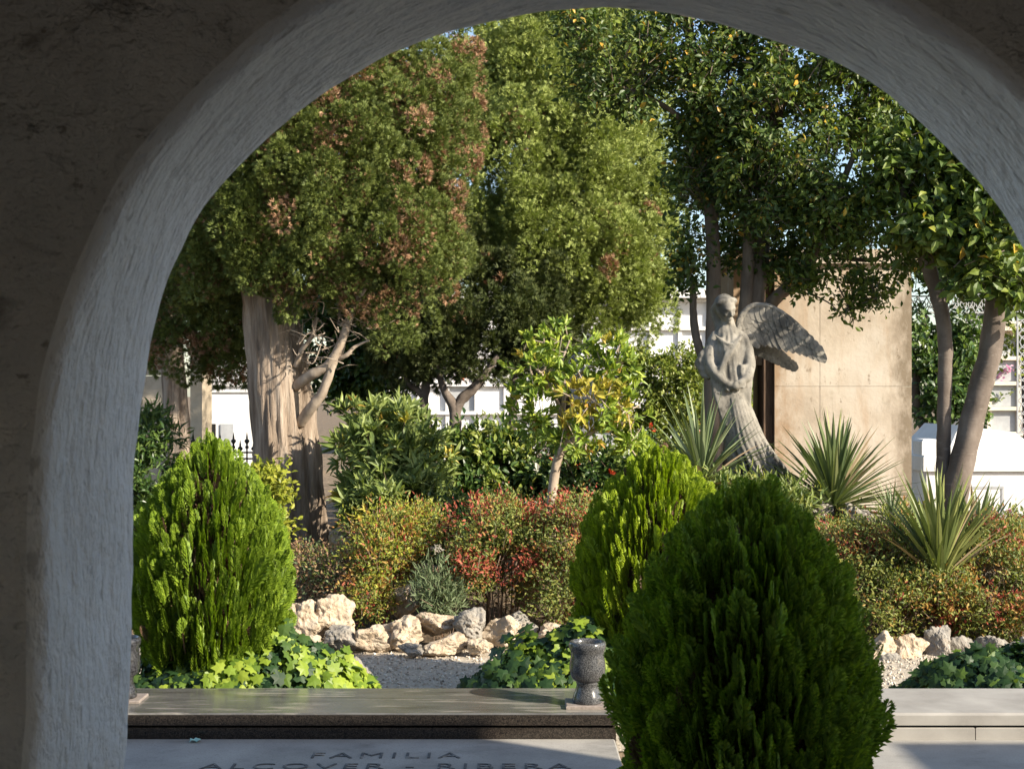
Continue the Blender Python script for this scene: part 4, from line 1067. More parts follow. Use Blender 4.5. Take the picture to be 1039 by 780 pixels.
shrub('oleander_shrub', 375, 11.2, 'oleander with long narrow pale green leaves beside the cypress trunk', [lobe(376, 455, 11.3, 32, 36, .4), lobe(406, 465, 11.2, 40, 40, .4), lobe(374, 505, 11.0, 26, 28, .35), lobe(404, 505, 10.9, 42, 28, .4), lobe(430, 480, 11.3, 24, 36, .3), lobe(392, 432, 11.4, 30, 18, .3)],
      620, 10, L_LANCE, (.08, .15), [M['oleander'], M['yellow_leaf']], 79, matfn=lambda P: (rng.random(len(P)) < .05).astype(int), stems=24, jitter=.012, updir=.45, gap=.1)
shrub('euonymus_shrub', 280, 10.6, 'yellow green shrub squeezed between the left thuja and the trunk', [lobe(272, 508, 10.6, 20, 30, .25), lobe(266, 545, 10.5, 22, 34, .28), lobe(282, 565, 10.4, 14, 26, .2)],
      520, 8, L_OVATE, (.032, .06), [M['euonymus']], 80, stems=12)
shrub('hedge', 495, 12.3, 'dark glossy leaved hedge before the white niche wall', [lobe(455, 475, 12.3, 42, 38, .4), lobe(500, 478, 12.3, 46, 40, .4), lobe(545, 482, 12.2, 40, 38, .4), lobe(470, 510, 12.0, 48, 26, .35), lobe(520, 512, 12.0, 50, 28, .35), lobe(590, 500, 12.1, 40, 36, .35)],
      1500, 9, L_OVATE, (.05, .085), [M['hedge_dark'], M['hedge_light'], M['petal_white']], 81, 'hedge', matfn=lambda P: (rng.random(len(P)) < .30 + .25 * (P[:, 2] > 1.05)).astype(int), stems=20,
      extra=lambda mb, P, o: flowers(mb, P, o, 9, 2, (.04, .07), 5))
shrub('hibiscus_shrub', 630, 11.6, 'dark shrub dotted with red flowers right of the young tree', [lobe(600, 490, 11.6, 36, 32, .35), lobe(640, 490, 11.6, 40, 36, .35), lobe(620, 520, 11.3, 46, 28, .3), lobe(665, 500, 11.5, 26, 32, .3)],
      850, 9, L_OVATE, (.04, .075), [M['hedge_dark'], M['oleander'], M['petal_red']], 82, matfn=lambda P: (rng.random(len(P)) < .25).astype(int), stems=16,
      extra=lambda mb, P, o: flowers(mb, P, o, 30, 2, (.035, .06), 6))
shrub('clipped_hedge', 672, 17.3, 'tall clipped sunlit hedge behind the angel statue', [lobe(a, c, 17.3, e, f, .5) for a, c, e, f in ((650, 405, 40, 44), (692, 402, 40, 46), (640, 445, 46, 34), (700, 445, 46, 38), (672, 378, 54, 20), (612, 430, 24, 40), (740, 410, 40, 44), (740, 450, 40, 36))],
      3000, 9, L_OVATE, (.045, .075), [M['hedge_light']], 83, 'hedge', stems=14, inner=.6, gap=.05)
shrub('dark_shrub', 152, 12.4, 'shaded dark shrub at the inner left edge of the arch', [lobe(150, 455, 12.4, 24, 38, .3), lobe(148, 500, 12.3, 28, 40, .3)],
      420, 9, L_LANCE, (.06, .11), [M['hedge_dark']], 84, stems=12)
shrub('low_shrub', 460, 10.9, 'low dark green shrub in the shade between the two front nandinas', [lobe(455, 535, 10.8, 30, 28, .3), lobe(450, 565, 10.2, 24, 22, .25)], 520, 8, L_OVATE, (.03, .05), [M['hedge_dark'], M['nandina_green']], 85,
      matfn=lambda P: (rng.random(len(P)) < .35).astype(int), stems=10)
shrub('flowering_shrub', 1030, 10.6, 'shrub with pale pink blossoms before the white tomb', [lobe(1028, 536, 10.6, 24, 16, .25), lobe(1045, 545, 10.5, 24, 22, .25)], 200, 7, L_SMALL, (.03, .05), [M['nandina_green'], M['petal_pink']], 86,
      stems=8, extra=lambda mb, P, o: flowers(mb, P, o, 60, 1, (.018, .03), 7, 5))
shrub('low_shrub', 745, 10.4, 'low green plants at the feet of the angel statue', [lobe(745, 510, 10.6, 50, 20, .35), lobe(790, 515, 10.6, 36, 22, .3), lobe(700, 510, 10.5, 40, 26, .3)], 560, 8, L_LANCE, (.05, .10), [M['oleander'], M['nandina_green']], 87,
      matfn=lambda P: (rng.random(len(P)) < .4).astype(int), stems=12, updir=.7)
shrub('low_shrub', 470, 10.4, 'small mixed undergrowth plant behind the red-tipped nandina', [lobe(520, 530, 10.6, 40, 24, .3), lobe(560, 540, 10.4, 30, 24, .3)], 420, 8, L_OVATE, (.025, .045), [M['nandina_green'], M['hedge_dark']], 88,
      matfn=lambda P: (rng.random(len(P)) < .5).astype(int), stems=10)
shrub('low_shrub', 900, 10.8, 'low green growth between the two sunlit yuccas', [lobe(905, 530, 10.8, 40, 20, .3), lobe(870, 545, 10.4, 34, 16, .3), lobe(960, 545, 10.5, 40, 20, .3)], 520, 8, L_SMALL, (.03, .05), [M['nandina_green'], M['nandina_orange']], 89,
      matfn=lambda P: (rng.random(len(P)) < .15).astype(int), stems=10)

# ------------------------------------------------------------------ yuccas
def yucca(px, py, D, label, n, length, mat, seed, spread=(5, 100), width=.024, stem=.0, dry=.06, droop=.25):
    c = W(px, py, D)
    t = empty('yucca', (c.x, c.y, gz(c.x, c.y)), label, 'yucca', 'yuccas in the rockery')
    rg = np.random.default_rng(seed); mb = MB()
    for q in range(n):
        f = (q + .5) / n
        el = R(spread[0] + (spread[1] - spread[0]) * f ** .8 + rg.normal() * 5); az = q * 2.39996 + rg.normal() * .15
        L = length * rg.uniform(.78, 1.08) * (1 - .15 * abs(f - .4)); w = width * rg.uniform(.8, 1.2)
        p = Vector(c) + Vector((0, 0, .02 + .10 * (1 - f)))
        v = []; seg = 6
        sidev = Vector((-math.sin(az), math.cos(az), 0))
        for s in range(seg + 1):
            u = s / seg
            e2 = el + droop * u * u * (.3 + f)
            d = Vector((math.sin(e2) * math.cos(az), math.sin(e2) * math.sin(az), math.cos(e2)))
            up = sidev.cross(d) * -1
            ww = w * (.55 + 1.2 * u - 1.75 * u ** 2.2) if u < 1 else .0006
            ww = max(ww, .0006)
            v += [tuple(p - sidev * ww + up * ww * .45), tuple(p), tuple(p + sidev * ww + up * ww * .45)]
            p = p + d * (L / seg)
        fa = []
        for s in range(seg):
            a = s * 3; fa += [(a, a + 1, a + 4, a + 3), (a + 1, a + 2, a + 5, a + 4)]
        mb.add(v, fa, 1 if (f > .82 and rg.random() < .5) or rg.random() < dry else 0)
    mb.build('foliage', [mat, M['yucca_dry']], t)
    mb = MB(); tube(mb, [(c.x, c.y, gz(c.x, c.y) - .05), (c.x + .01, c.y, (gz(c.x, c.y) + c.z) / 2), (c.x, c.y, c.z + .06)], [.06, .055, .045], 12, 5, .2, .1)
    mb.build('stem', M['twig'], t, smooth=True)
yucca(846, 522, 11.0, 'big spiky yucca in front of the ochre wall', 170, .76, M['yucca'], 91, (3, 100), .026)
yucca(954, 596, 9.25, 'yellow green upright yucca at the foot of the twin trunks', 84, .74, M['yucca_green'], 92, (2, 50), .029)
yucca(990, 580, 9.9, 'shaded dark yucca just behind the yellow green one', 50, .60, M['yucca'], 93, (5, 55), .026)
yucca(712, 498, 10.6, 'pale yucca with long arching blades rising behind the golden thuja', 60, .74, M['yucca_pale'], 94, (6, 78), .023, dry=.03)
yucca(905, 540, 10.4, 'small grassy yucca between the ochre wall and the twin trunks', 40, .34, M['yucca'], 95, (8, 75), .010)

# ------------------------------------------------------------------ angel statue
SD = 11.5
sk = SD / FPX
SX = X_at(760, SD); SZ = EYE - (505 - HY) * sk
statue = empty('angel_statue', (SX, SD, SZ), 'weathered stone angel in a long robe with spread wing before the ochre wall', 'statue')
def S(px, py, dy=0.0): return Vector(((px - 760) * sk, dy, (505 - py) * sk))
sv = MB()
levels = [(506, 778, 38, .235, .05), (497, 777, 36, .225, .05), (485, 774, 31, .205, .04), (470, 767, 25.5, .185, .03), (450, 757.5, 20.5, .165, .015), (430, 751, 17.5, .150, .0), (410, 746, 15.5, .140, .0), (397, 742.5, 14.6, .140, .0),
          (384, 740.0, 14.2, .128, 0), (372, 738.8, 14.2, .120, 0), (358, 738.5, 14.8, .120, -.005), (347, 738.5, 14.6, .110, 0), (340, 738.5, 14.0, .098, .0), (335, 738.2, 12.0, .080, .0), (330.5, 737.8, 7.2, .056, 0), (324, 737, 4.6, .042, -.005)]
NL = 120; NT = 128
lv = np.array(levels); tt = np.linspace(0, len(lv) - 1, NL)
def smooth_i(col):
    y = np.interp(tt, np.arange(len(lv)), lv[:, col]); kk = np.ones(7) / 7
    e = np.concatenate([np.full(3, y[0]), y, np.full(3, y[-1])]); return np.convolve(e, kk, 'valid')
py_, cx_, hw_, hd_, cy_ = [smooth_i(c) for c in range(5)]
V = []
for i in range(NL):
    low_ = np.clip((py_[i] - 392) / 100, 0, 1); tor = np.clip((396 - py_[i]) / 60, 0, 1) * np.clip((py_[i] - 338) / 8, 0, 1)
    for j in range(NT):
        th = 2 * math.pi * j / NT
        c, s = math.cos(th), math.sin(th)
        w1 = th * 9 + 3.0 * low_ + .7 * math.sin(th * 2 + 1)
        w1 = th * 7 + 3.0 * low_ + .9 * math.sin(th * 2 + 1)
        fold = (abs(math.sin(w1 / 2)) ** .8 - .55) * (.012 + .034 * low_)
        fold += .012 * math.sin(th * 17 + 5 * low_ + 2 * math.sin(i * .06)) * (.25 + low_)
        fold += .012 * noise.noise((c * 3, s * 3, i * .07)) + .008 * math.sin(th * 22 + 1.5 * math.sin(i * .09)) * tor
        # breasts and belly give the torso its form
        bust = 0
        if 345 < py_[i] < 366: bust = .020 * math.exp(-((py_[i] - 356) / 6) ** 2) * (math.exp(-((th - R(250)) / .35) ** 2) + math.exp(-((th - R(292)) / .35) ** 2))
        rx = hw_[i] * sk + fold + bust * .2; ry = hd_[i] + fold + bust
        V.append(((cx_[i] - 760) * sk + rx * c, cy_[i] + ry * s, (505 - py_[i]) * sk))
f = []
for i in range(NL - 1):
    for j in range(NT):
        kx = (j + 1) % NT; f.append((i * NT + j, i * NT + kx, (i + 1) * NT + kx, (i + 1) * NT + j))
f.append(tuple(range(NT - 1, -1, -1))); f.append(tuple((NL - 1) * NT + j for j in range(NT)))
sv.add(V, f)
def ell(mb, c, r, rot=None, n=24):
    v = []; f = []
    for i in range(n + 1):
        ph = math.pi * i / n
        for j in range(n * 2):
            th = math.pi * j / n
            p = Vector((r[0] * math.sin(ph) * math.cos(th), r[1] * math.sin(ph) * math.sin(th), r[2] * math.cos(ph)))
            if rot: p = rot @ p
            v.append(tuple(p + Vector(c)))
    for i in range(n):
        for j in range(n * 2):
            kx = (j + 1) % (n * 2); f.append((i * n * 2 + j, (i + 1) * n * 2 + j, (i + 1) * n * 2 + kx, i * n * 2 + kx))
    mb.add(v, f)
# neck, head, face, hair
hr = Matrix.Rotation(R(24), 3, 'Z') @ Matrix.Rotation(R(24), 3, 'X') @ Matrix.Rotation(R(-8), 3, 'Y')    # looks down and to her left
hc = S(735.5, 313.5, -.035)
tube(sv, [S(738, 336, .0), S(737.4, 328, -.006), S(736.2, 318, -.025)], [.058, .048, .045], 20, 5)
def H(x, y, z): return hc + hr @ Vector((x, y, z))
ell(sv, H(0, 0, .008), (.076, .090, .104), hr)
ell(sv, H(0, -.030, -.052), (.050, .052, .052), hr)              # jaw
ell(sv, H(0, -.078, -.088), (.020, .016, .016), hr)              # chin
tube(sv, [H(0, -.084, .030), H(0, -.104, -.010), H(0, -.108, -.022), H(0, -.092, -.030)], [.008, .011, .013, .009], 10, 4)   # nose
for sx in (-1, 1):
    tube(sv, [H(sx * .010, -.090, .026), H(sx * .034, -.084, .031), H(sx * .055, -.062, .020)], [.008, .009, .006], 8, 4)  # brow
    ell(sv, H(sx * .029, -.078, .006), (.013, .010, .009), hr, 10)         # eye
    ell(sv, H(sx * .034, -.066, -.024), (.022, .020, .020), hr, 10)        # cheek
    ell(sv, H(sx * .074, .006, -.008), (.010, .018, .026), hr, 10)         # ear
ell(sv, H(0, -.086, -.054), (.022, .011, .007), hr, 10); ell(sv, H(0, -.083, -.066), (.018, .011, .008), hr, 10)   # lips
for q in range(34):     # locks combed from the parting to a knot in the nape
    a = R(-100 + 200 * q / 33); r0 = .085
    pts = [H(.012 * math.sin(a), -.050, .098)]
    for u in (.25, .5, .75, 1):
        yy = -.055 + .155 * u; zz = .100 * math.cos(u * 1.75) - .01
        pts.append(H(math.sin(a) * (.084 - .030 * u * u) * (1 if u < 1 else .6), yy + .012 * abs(math.cos(a)), zz * (.25 + .75 * abs(math.cos(a * .62))) + .012))
    tube(sv, pts, [.012, .014, .014, .013, .010], 8, 4, .2, seed=q)
ell(sv, H(0, .03, .022), (.086, .088, .096), hr); ell(sv, H(0, .108, -.010), (.045, .040, .042), hr)
# arms: sleeves to the wrists, both hands meeting before the waist
def hand(mb, wrist, direc, normal, side):
    d = Vector(direc).normalized(); n = Vector(normal).normalized(); s = d.cross(n) * side
    tube(mb, [wrist - d * .02, wrist + d * .03, wrist + d * .062], [.022, .030, .026], 12, 4)
    for q in range(4):
        L = (.062, .072, .068, .052)[q]; o = wrist + d * .055 + s * (.024 - .016 * q)
        tube(mb, [o, o + d * L * .5 + n * .006, o + d * L - n * .012], [.0105, .0098, .0075], 8, 3)
    o = wrist + d * .01 + s * .026
    tube(mb, [o, o + s * .022 + d * .022, o + s * .024 + d * .052], [.012, .011, .008], 8, 3)
wl = S(733, 389, -.150); wr = S(752, 386, -.150)
tube(sv, [S(728, 339, .0), S(723.5, 346, -.01), S(720, 358, -.035), S(720, 371, -.07), S(726, 382, -.12), wl], [.045, .052, .052, .052, .046, .028], 24, 7, .16, .12, 5, 2)
tube(sv, [S(748, 338, .0), S(753.5, 345, -.01), S(757.5, 356, -.03), S(759, 369, -.055), S(757, 380, -.11), wr], [.045, .052, .052, .052, .044, .028], 24, 7, .16, .12, 5, 6)
hand(sv, wl, S(748, 394) - S(733, 389) + Vector((0, -.03, 0)), (0, -1, .1), 1)
hand(sv, wr, S(738, 394) - S(752, 386) + Vector((0, -.055, 0)), (0, -1, .2), -1)
# sleeve ends and a gathered cloth hanging from the left forearm
tube(sv, [S(720, 352, -.03), S(714, 360, -.02), S(711.5, 369, -.02), S(714, 378, -.02), S(720, 384, -.05)], [.030, .042, .050, .042, .022], 24, 6, .35, .16, 6, 3)
for q in range(5):
    tube(sv, [S(721 + q * 2.2, 372, -.10 - .008 * q), S(722 + q * 2.4, 390, -.105 - .006 * q), S(727 + q * 2.6, 410, -.110), S(733 + q * 2.4, 432, -.105)], [.022, .026, .022, .010], 12, 6, .2, .1, 5, q)
    tube(sv, [S(757 - q * 1.8, 370, -.09 - .008 * q), S(758.5 - q * 2, 386, -.095 - .006 * q), S(758 - q * 2, 402, -.10), S(759 - q * 2, 420, -.09)], [.022, .026, .020, .010], 12, 6, .2, .1, 5, q + 9)
for q in range(9):      # loose hair over the nape and shoulders
    u = (q - 4) / 4
    tube(sv, [H(u * .07, .06, .02), H(u * .080, .075, -.05), S(737.5 + u * 9, 334, .055), S(738 + u * 13, 344, .075)], [.018, .020, .020, .010], 8, 5, .3, seed=q)
for q in range(7):      # shawl folds slung from the right shoulder to the left hip
    o_ = q * .010
    tube(sv, [S(751 - q * 1.6, 337 + q * .8, .02), S(748 - q * 1.8, 345 + q * 1.2, -.10 - o_ * .3), S(739 - q * 1.5, 358 + q * 2.2, -.140), S(729 - q * .6, 372 + q * 2.6, -.125), S(722, 386 + q * 3, -.07)],
         [.014, .018, .020, .018, .012], 10, 6, .25, .06, 4, q + 20)
# girdle, neckline drape, hem of the overskirt
for q in range(2):
    a = S(724 + q * 1.0, 340 + q * 2, -.08 - .006 * q); c_ = S(752 - q * .8, 340 + q * 2, -.08 - .006 * q); m_ = S(738.5, 350 + q * 5.2, -.135)
    tube(sv, [a, m_, c_], [.009, .012, .009], 8, 6)
def robe(py, u, lift):
    c_ = np.interp(py, py_[::-1], cx_[::-1]); h_ = np.interp(py, py_[::-1], hw_[::-1]) * sk; d_ = np.interp(py, py_[::-1], hd_[::-1])
    return Vector(((c_ - 760) * sk + h_ * u, -(d_ + lift) * math.sqrt(max(0, 1 - u * u)), (505 - py) * sk))
for q in range(8):      # long raised folds sweeping from the hips into the train
    u = -.88 + 1.76 * q / 7
    tube(sv, [robe(398, u * .7, .0), robe(425, u * .85 - .05, .006), robe(450, u * .95 - .06, .010), robe(475, u * .97, .014), robe(503, u, .02)],
         [.006, .012, .016, .020, .024], 10, 8, .3, seed=q * 3)
tmp = sv.build('tmp', M['statue'])
rm = tmp.modifiers.new('r', 'REMESH'); rm.mode = 'VOXEL'; rm.voxel_size = .0095; rm.use_smooth_shade = True
sm = tmp.modifiers.new('s', 'SMOOTH'); sm.factor = .5; sm.iterations = 2
me = bpy.data.meshes.new_from_object(tmp.evaluated_get(bpy.context.evaluated_depsgraph_get()))
bpy.data.objects.remove(tmp)
me.name = 'robed_figure'
o = bpy.data.objects.new('robed_figure', me); COL.objects.link(o); o.parent = statue
# wings: rows of overlapping stone feathers behind a rounded leading edge
def feather(mb, a, b, w, th, bend=0.0):
    a = Vector(a); b = Vector(b); d = (b - a); L = d.length; d.normalize()
    n = Vector((0, -1, 0)); s = d.cross(n).normalized(); n = s.cross(d)
    v = []; rows = 9
    for i in range(rows + 1):
        u = i / rows
        ww = w * (math.sin(min(1, u * 1.6 + .25) * math.pi / 2)) * (1 if u < .72 else math.sqrt(max(0, 1 - ((u - .72) / .285) ** 2)))
        ww = max(ww, .001)
        p = a + d * L * u + n * bend * u * u
        v += [tuple(p - s * ww), tuple(p + n * th * (1 - .5 * u)), tuple(p + s * ww), tuple(p - n * th * .7 * (1 - .5 * u))]
    f = []
    for i in range(rows):
        for j in range(4):
            kx = (j + 1) % 4; f.append((i * 4 + j, i * 4 + kx, i * 4 + 4 + kx, i * 4 + 4 + j))
    f += [(0, 3, 2, 1), tuple(rows * 4 + j for j in range(4))]
    mb.add(v, f)
def curve(pts, u):
    u = u * (len(pts) - 1); i = min(int(u), len(pts) - 2); t_ = u - i
    return Vector(pts[i]).lerp(Vector(pts[i + 1]), t_)
def wing(lead, trail, dy, name_label, nprim):
    mb = MB()
    L3 = [S(a, c, dy + e) for a, c, e in lead]; T3_ = [S(a, c, dy + e) for a, c, e in trail]
    for q in range(nprim):
        u = q / (nprim - 1)
        a = curve(L3, .04 + .80 * u ** .9); b_ = curve(T3_, u)
        feather(mb, a, b_, .038 + .012 * (1 - u), .008)
    for row, (frac, off) in enumerate(((.60, -.008), (.36, -.015))):
        m_ = nprim + 3
        for q in range(m_):
            u = q / (m_ - 1)
            a = curve(L3, .02 + .86 * u ** .9); b_ = curve(T3_, u)
            e = a.lerp(b_, frac * (1 - .12 * math.sin(q * 2.1)))
            feather(mb, a + Vector((0, off, 0)), e + Vector((0, off, 0)), .036 + .008 * (1 - u), .007)
    tube(mb, L3, [.034 - .026 * i / (len(L3) - 1) for i in range(len(L3))], 14, 6, .15)
    me2 = mb.mesh('wing', M['statue'], smooth=False)
    w_ = bpy.data.objects.new('wing', me2); COL.objects.link(w_); w_.parent = statue
    return w_
wing([(750, 338, 0), (754, 322, .01), (762, 312, 0), (772, 309, -.02), (786, 312, -.04), (803, 323, -.06), (818, 337, -.07), (829, 350, -.08), (837, 363, -.08)],
     [(757, 352, 0), (768, 354, 0), (779, 351, -.01), (790, 353, -.02), (800, 357, -.04), (810, 359, -.05), (820, 362, -.06), (830, 366, -.07), (838, 368, -.08)], .10, None, 13)
wing([(752, 340, 0), (762, 339, .02), (775, 342, .03), (788, 348, .04), (800, 356, .05), (809, 365, .05), (814, 372, .05)],
     [(762, 354, 0), (772, 359, .02), (780, 362, .03), (788, 366, .04), (797, 370, .05), (806, 374, .05), (815, 376, .05)], .24, None, 10)
# the base is a rough block in the mound
mb = MB()
bevbox(mb, SX - .30, SX + .50, SD - .28, SD + .30, gz(SX, SD) - .15, SZ + .012, .02)
mb.build('plinth', M['statue'], statue)

# ------------------------------------------------------------------ ochre mausoleum
MD = 13.4
mx0, mxa, mxb, mxc, mx1 = X_at(747, MD), X_at(757, MD), X_at(776, MD), X_at(786, MD), X_at(925, MD)
mz0 = .05; mz1 = EYE - (268 - HY) / FPX * MD
ms = empty('mausoleum', ((mxc + mx1) / 2, MD + 1.2, mz0), 'ochre rendered mausoleum wall with stained edges behind the statue', 'mausoleum')
zc = EYE - (392 - HY) / FPX * MD; xc = X_at(832, MD)
def jbox(a, b_, z0, z1):
    mb = MB(); bevbox(mb, a, b_, MD, MD + .3, z0, z1, .004); return mb
for (a, b_, z0, z1) in ((mxc, xc - .002, mz0, zc - .002), (xc + .002, mx1, mz0, zc - .002), (mxc, xc - .002, zc + .002, mz1), (xc + .002, mx1, zc + .002, mz1)):
    jbox(a, b_, z0, z1).build('wall_slab', M['wall_ochre'], ms)
def edge_stain(m, xl, xr):
    nt = m.node_tree; p = nt.nodes['Principled BSDF']; old = p.inputs['Base Color'].links[0].from_socket
    tc = nt.nodes.new('ShaderNodeTexCoord'); sp = nt.nodes.new('ShaderNodeSeparateXYZ'); nt.links.new(tc.outputs['Object'], sp.inputs[0])
    for (x0_, x1_, c_, sc, lo_, hi_) in ((xr - .02, xr - .42, (.16, .125, .085), 9, .30, .62), (xl, xl + .45, (.27, .175, .10), 6, .30, .65)):
        mr = nt.nodes.new('ShaderNodeMapRange'); mr.inputs[1].default_value = x0_; mr.inputs[2].default_value = x1_; mr.inputs[3].default_value = .42; mr.inputs[4].default_value = 0
        nt.links.new(sp.outputs[0], mr.inputs[0])
        n = noise_node(nt, tc.outputs['Object'], sc, 8, .65, (1, 1, .5))
        ad = nt.nodes.new('ShaderNodeMath'); ad.operation = 'MULTIPLY'; nt.links.new(mr.outputs[0], ad.inputs[0]); nt.links.new(n.outputs['Fac'], ad.inputs[1])
        r_ = ramp(nt, [(.10, (0, 0, 0)), (.20, (.85, .85, .85))]); nt.links.new(ad.outputs[0], r_.inputs[0])
        mx = nt.nodes.new('ShaderNodeMix'); mx.data_type = 'RGBA'; nt.links.new(r_.outputs[0], mx.inputs[0]); nt.links.new(old, mx.inputs[6]); mx.inputs[7].default_value = (*c_, 1)
        old = mx.outputs[2]
    nt.links.new(old, p.inputs['Base Color'])
edge_stain(M['wall_ochre'], mxc - ms.location.x, mx1 - ms.location.x)
mb = MB(); mb.box(mxc, mx1 - .004, MD + .302, MD + 1.2, mz0, mz1 - .004); mb.box(mx0, mxa, MD + .16, MD + 1.2, mz0, mz1 - .01)
mb.box(mxa, mxb, MD + .16, MD + .5, EYE + 30 / FPX * MD, mz1 - .012); mb.build('wall', M['wall_ochre'], ms)
mb = MB(); mb.box(mxb, mxc - .002, MD + .05, MD + .40, mz0, mz1 - .02); mb.build('pilaster', M['wood_brown'], ms)
mb = MB(); mb.box(mxa + .002, mxb - .002, MD + .9, MD + .95, mz0, EYE + 28 / FPX * MD); mb.build('doorway_shade', M['dark'], ms)  # near-black sheet standing in for the darkness inside the opening
mb = MB(); mb.box(mx0 - .05, mx1 + .06, MD - .06, MD + 1.25, mz1 + .002, mz1 + .14); mb.build('cornice', M['wall_ochre'], ms)

# ------------------------------------------------------------------ white niche walls behind
def niche_wall(px0, px1, D, cell_px, row_px, ytop, ybase, label, frame_mat, panels, seed, flowers_n=10):
    x0, x1 = X_at(px0, D), X_at(px1, D); cw = cell_px / FPX * D; rh = row_px / FPX * D
    zt = EYE - (ytop - HY) / FPX * D
    t = empty('niche_wall', ((x0 + x1) / 2, D, 0), label, 'niche wall', 'walls of burial niches')
    rg = np.random.default_rng(seed)
    nc = max(1, int(round((x1 - x0) / cw))); nr = int(math.ceil(zt / rh))
    x1 = x0 + nc * cw
    mb = MB(); mb.box(x0 - .1, x1 + .1, D + .25, D + 3.0, -.1, zt); mb.build('wall', frame_mat, t)
    mb = MB()
    for r in range(nr + 1):
        z = zt - r * rh
        if z > 0: mb.box(x0 - .1, x1 + .1, D - .05, D + .248, z - .09, z)
    for c in range(nc + 1): mb.box(x0 + c * cw - .05, x0 + c * cw + .05, D, D + .246, 0, zt - .092)
    mb.build('niche_frame', frame_mat, t)
    mb = MB(); mb.box(x0 - .35, x1 + .35, D - .35, D + 3.1, zt + .002, zt + .22); mb.build('cornice', frame_mat, t)
    pm = []
    for p in panels:
        m_ = MB(); m_.box(-cw / 2 + .055, cw / 2 - .055, 0, .02, -rh / 2 + .05, rh / 2 - .05); pm.append(m_.mesh('niche_panel', p))
    for r in range(nr):
        for c in range(nc):
            z = zt - (r + .5) * rh - .045
            if z < .3: continue
            o = bpy.data.objects.new('niche_panel', pm[rg.choice(len(pm), p=[.93, .07][:len(pm)] if len(pm) == 2 else None)]); COL.objects.link(o); o.parent = t
            o.location = (x0 + (c + .5) * cw - t.location.x, .07 + rg.uniform(0, .03), z)
    mb = MB()
    for q in range(flowers_n):
        c = rg.integers(nc); r = rg.integers(nr)
        P = np.array([[x0 + (c + .5 + rg.uniform(-.3, .3)) * cw, D - .02, zt - (r + 1) * rh + .16 + .05 * w] for w in range(4)]) + rg.normal(size=(4, 3)) * .05
        rosettes(mb, P, unit(P * 0 + np.array([0, -.6, .6])), 10, leaf_shape(.33, .1, .1, .6), (.06, .11), seed + q, 1.6, .2, .04, np.full(4, rg.integers(3)), .6)
    mb.build('bouquet', [M['petal_pink'], M['petal_red'], M['hedge_light']], t)
    return t
niche_wall(395, 745, 36.0, 29.5, 28.5, 303, 455, 'long white wall of burial niches seen behind the cypress stems', M['white'], [M['panel_white'], M['panel_grey']], 5, 7)
niche_wall(1004, 1130, 33.0, 30, 25.5, 336, 455, 'cream framed niche wall with pink flowers at the right edge', M['cream'], [M['panel_grey'], M['panel_grey']], 6, 14)

# white chapel front on the left with a grey door
D = 27.0
x0, x1 = X_at(214, D), X_at(292, D)
t = empty('chapel', ((x0 + x1) / 2, D, 0), 'white chapel wall with a grey door behind the spiked fence', 'chapel')
zt = EYE + 75 / FPX * D
mb = MB(); mb.box(x0, x1, D, D + 2, 0, zt); mb.build('wall', M['white'], t)
mb = MB(); mb.box(x0 - .06, x1 + .06, D - .06, D - .002, EYE + 8 / FPX * D, EYE + 14 / FPX * D); mb.box(x0 - .03, x1 + .03, D - .04, D - .001, EYE + 2 / FPX * D, EYE + 4 / FPX * D); mb.build('moulding', M['white'], t)
mb = MB(); mb.box(X_at(224, D), X_at(237, D), D - .03, D - .003, 0, EYE - 30 / FPX * D); mb.build('door', M['panel_grey'], t)
mb = MB(); mb.box(X_at(213.5, D), X_at(219, D), D - .04, D - .003, .3, EYE - 30 / FPX * D); mb.build('window', M['dark'], t)

# beige gate pillar, lit on one face
c = G(204, 17.0)
t = empty('gate_pillar', c, 'square beige stone pillar between the shaded trunk and the chapel', 'pillar')
s = .13
V = []
for z, q in ((0, 1), (2.05, 1), (2.06, 1.25), (2.16, 1.25), (2.17, .95), (2.30, .2)):
    for a in range(4): V.append((c.x + s * q * math.cos(R(a * 90 + 18)), c.y + s * q * math.sin(R(a * 90 + 18)), c.z + z))
f = [(i * 4 + j, i * 4 + (j + 1) % 4, i * 4 + 4 + (j + 1) % 4, i * 4 + 4 + j) for i in range(5) for j in range(4)] + [(20, 21, 22, 23)]
mb = MB(); mb.add(V, f); mb.build('shaft', M['stone_beige'], t)
# stone wall at the far left
D = 19.5
x0, x1 = X_at(60, D), X_at(172, D)
t = empty('stone_wall', ((x0 + x1) / 2, D, 0), 'old beige ashlar wall glimpsed beside the shaded trunk', 'wall')
mb = MB()
zz = 0
rg = np.random.default_rng(4)
row = 0
while zz < 2.6:
    xx = x0 - rg.uniform(0, .3)
    while xx < x1:
        wv = rg.uniform(.45, .75); mb2 = rg.uniform(0, .02); bevbox(mb, xx, min(xx + wv - .012, x1), D + mb2, D + .4, zz, zz + .31, .008); xx += wv
    zz += .322; row += 1
mb.build('masonry', M['stone_beige'], t)

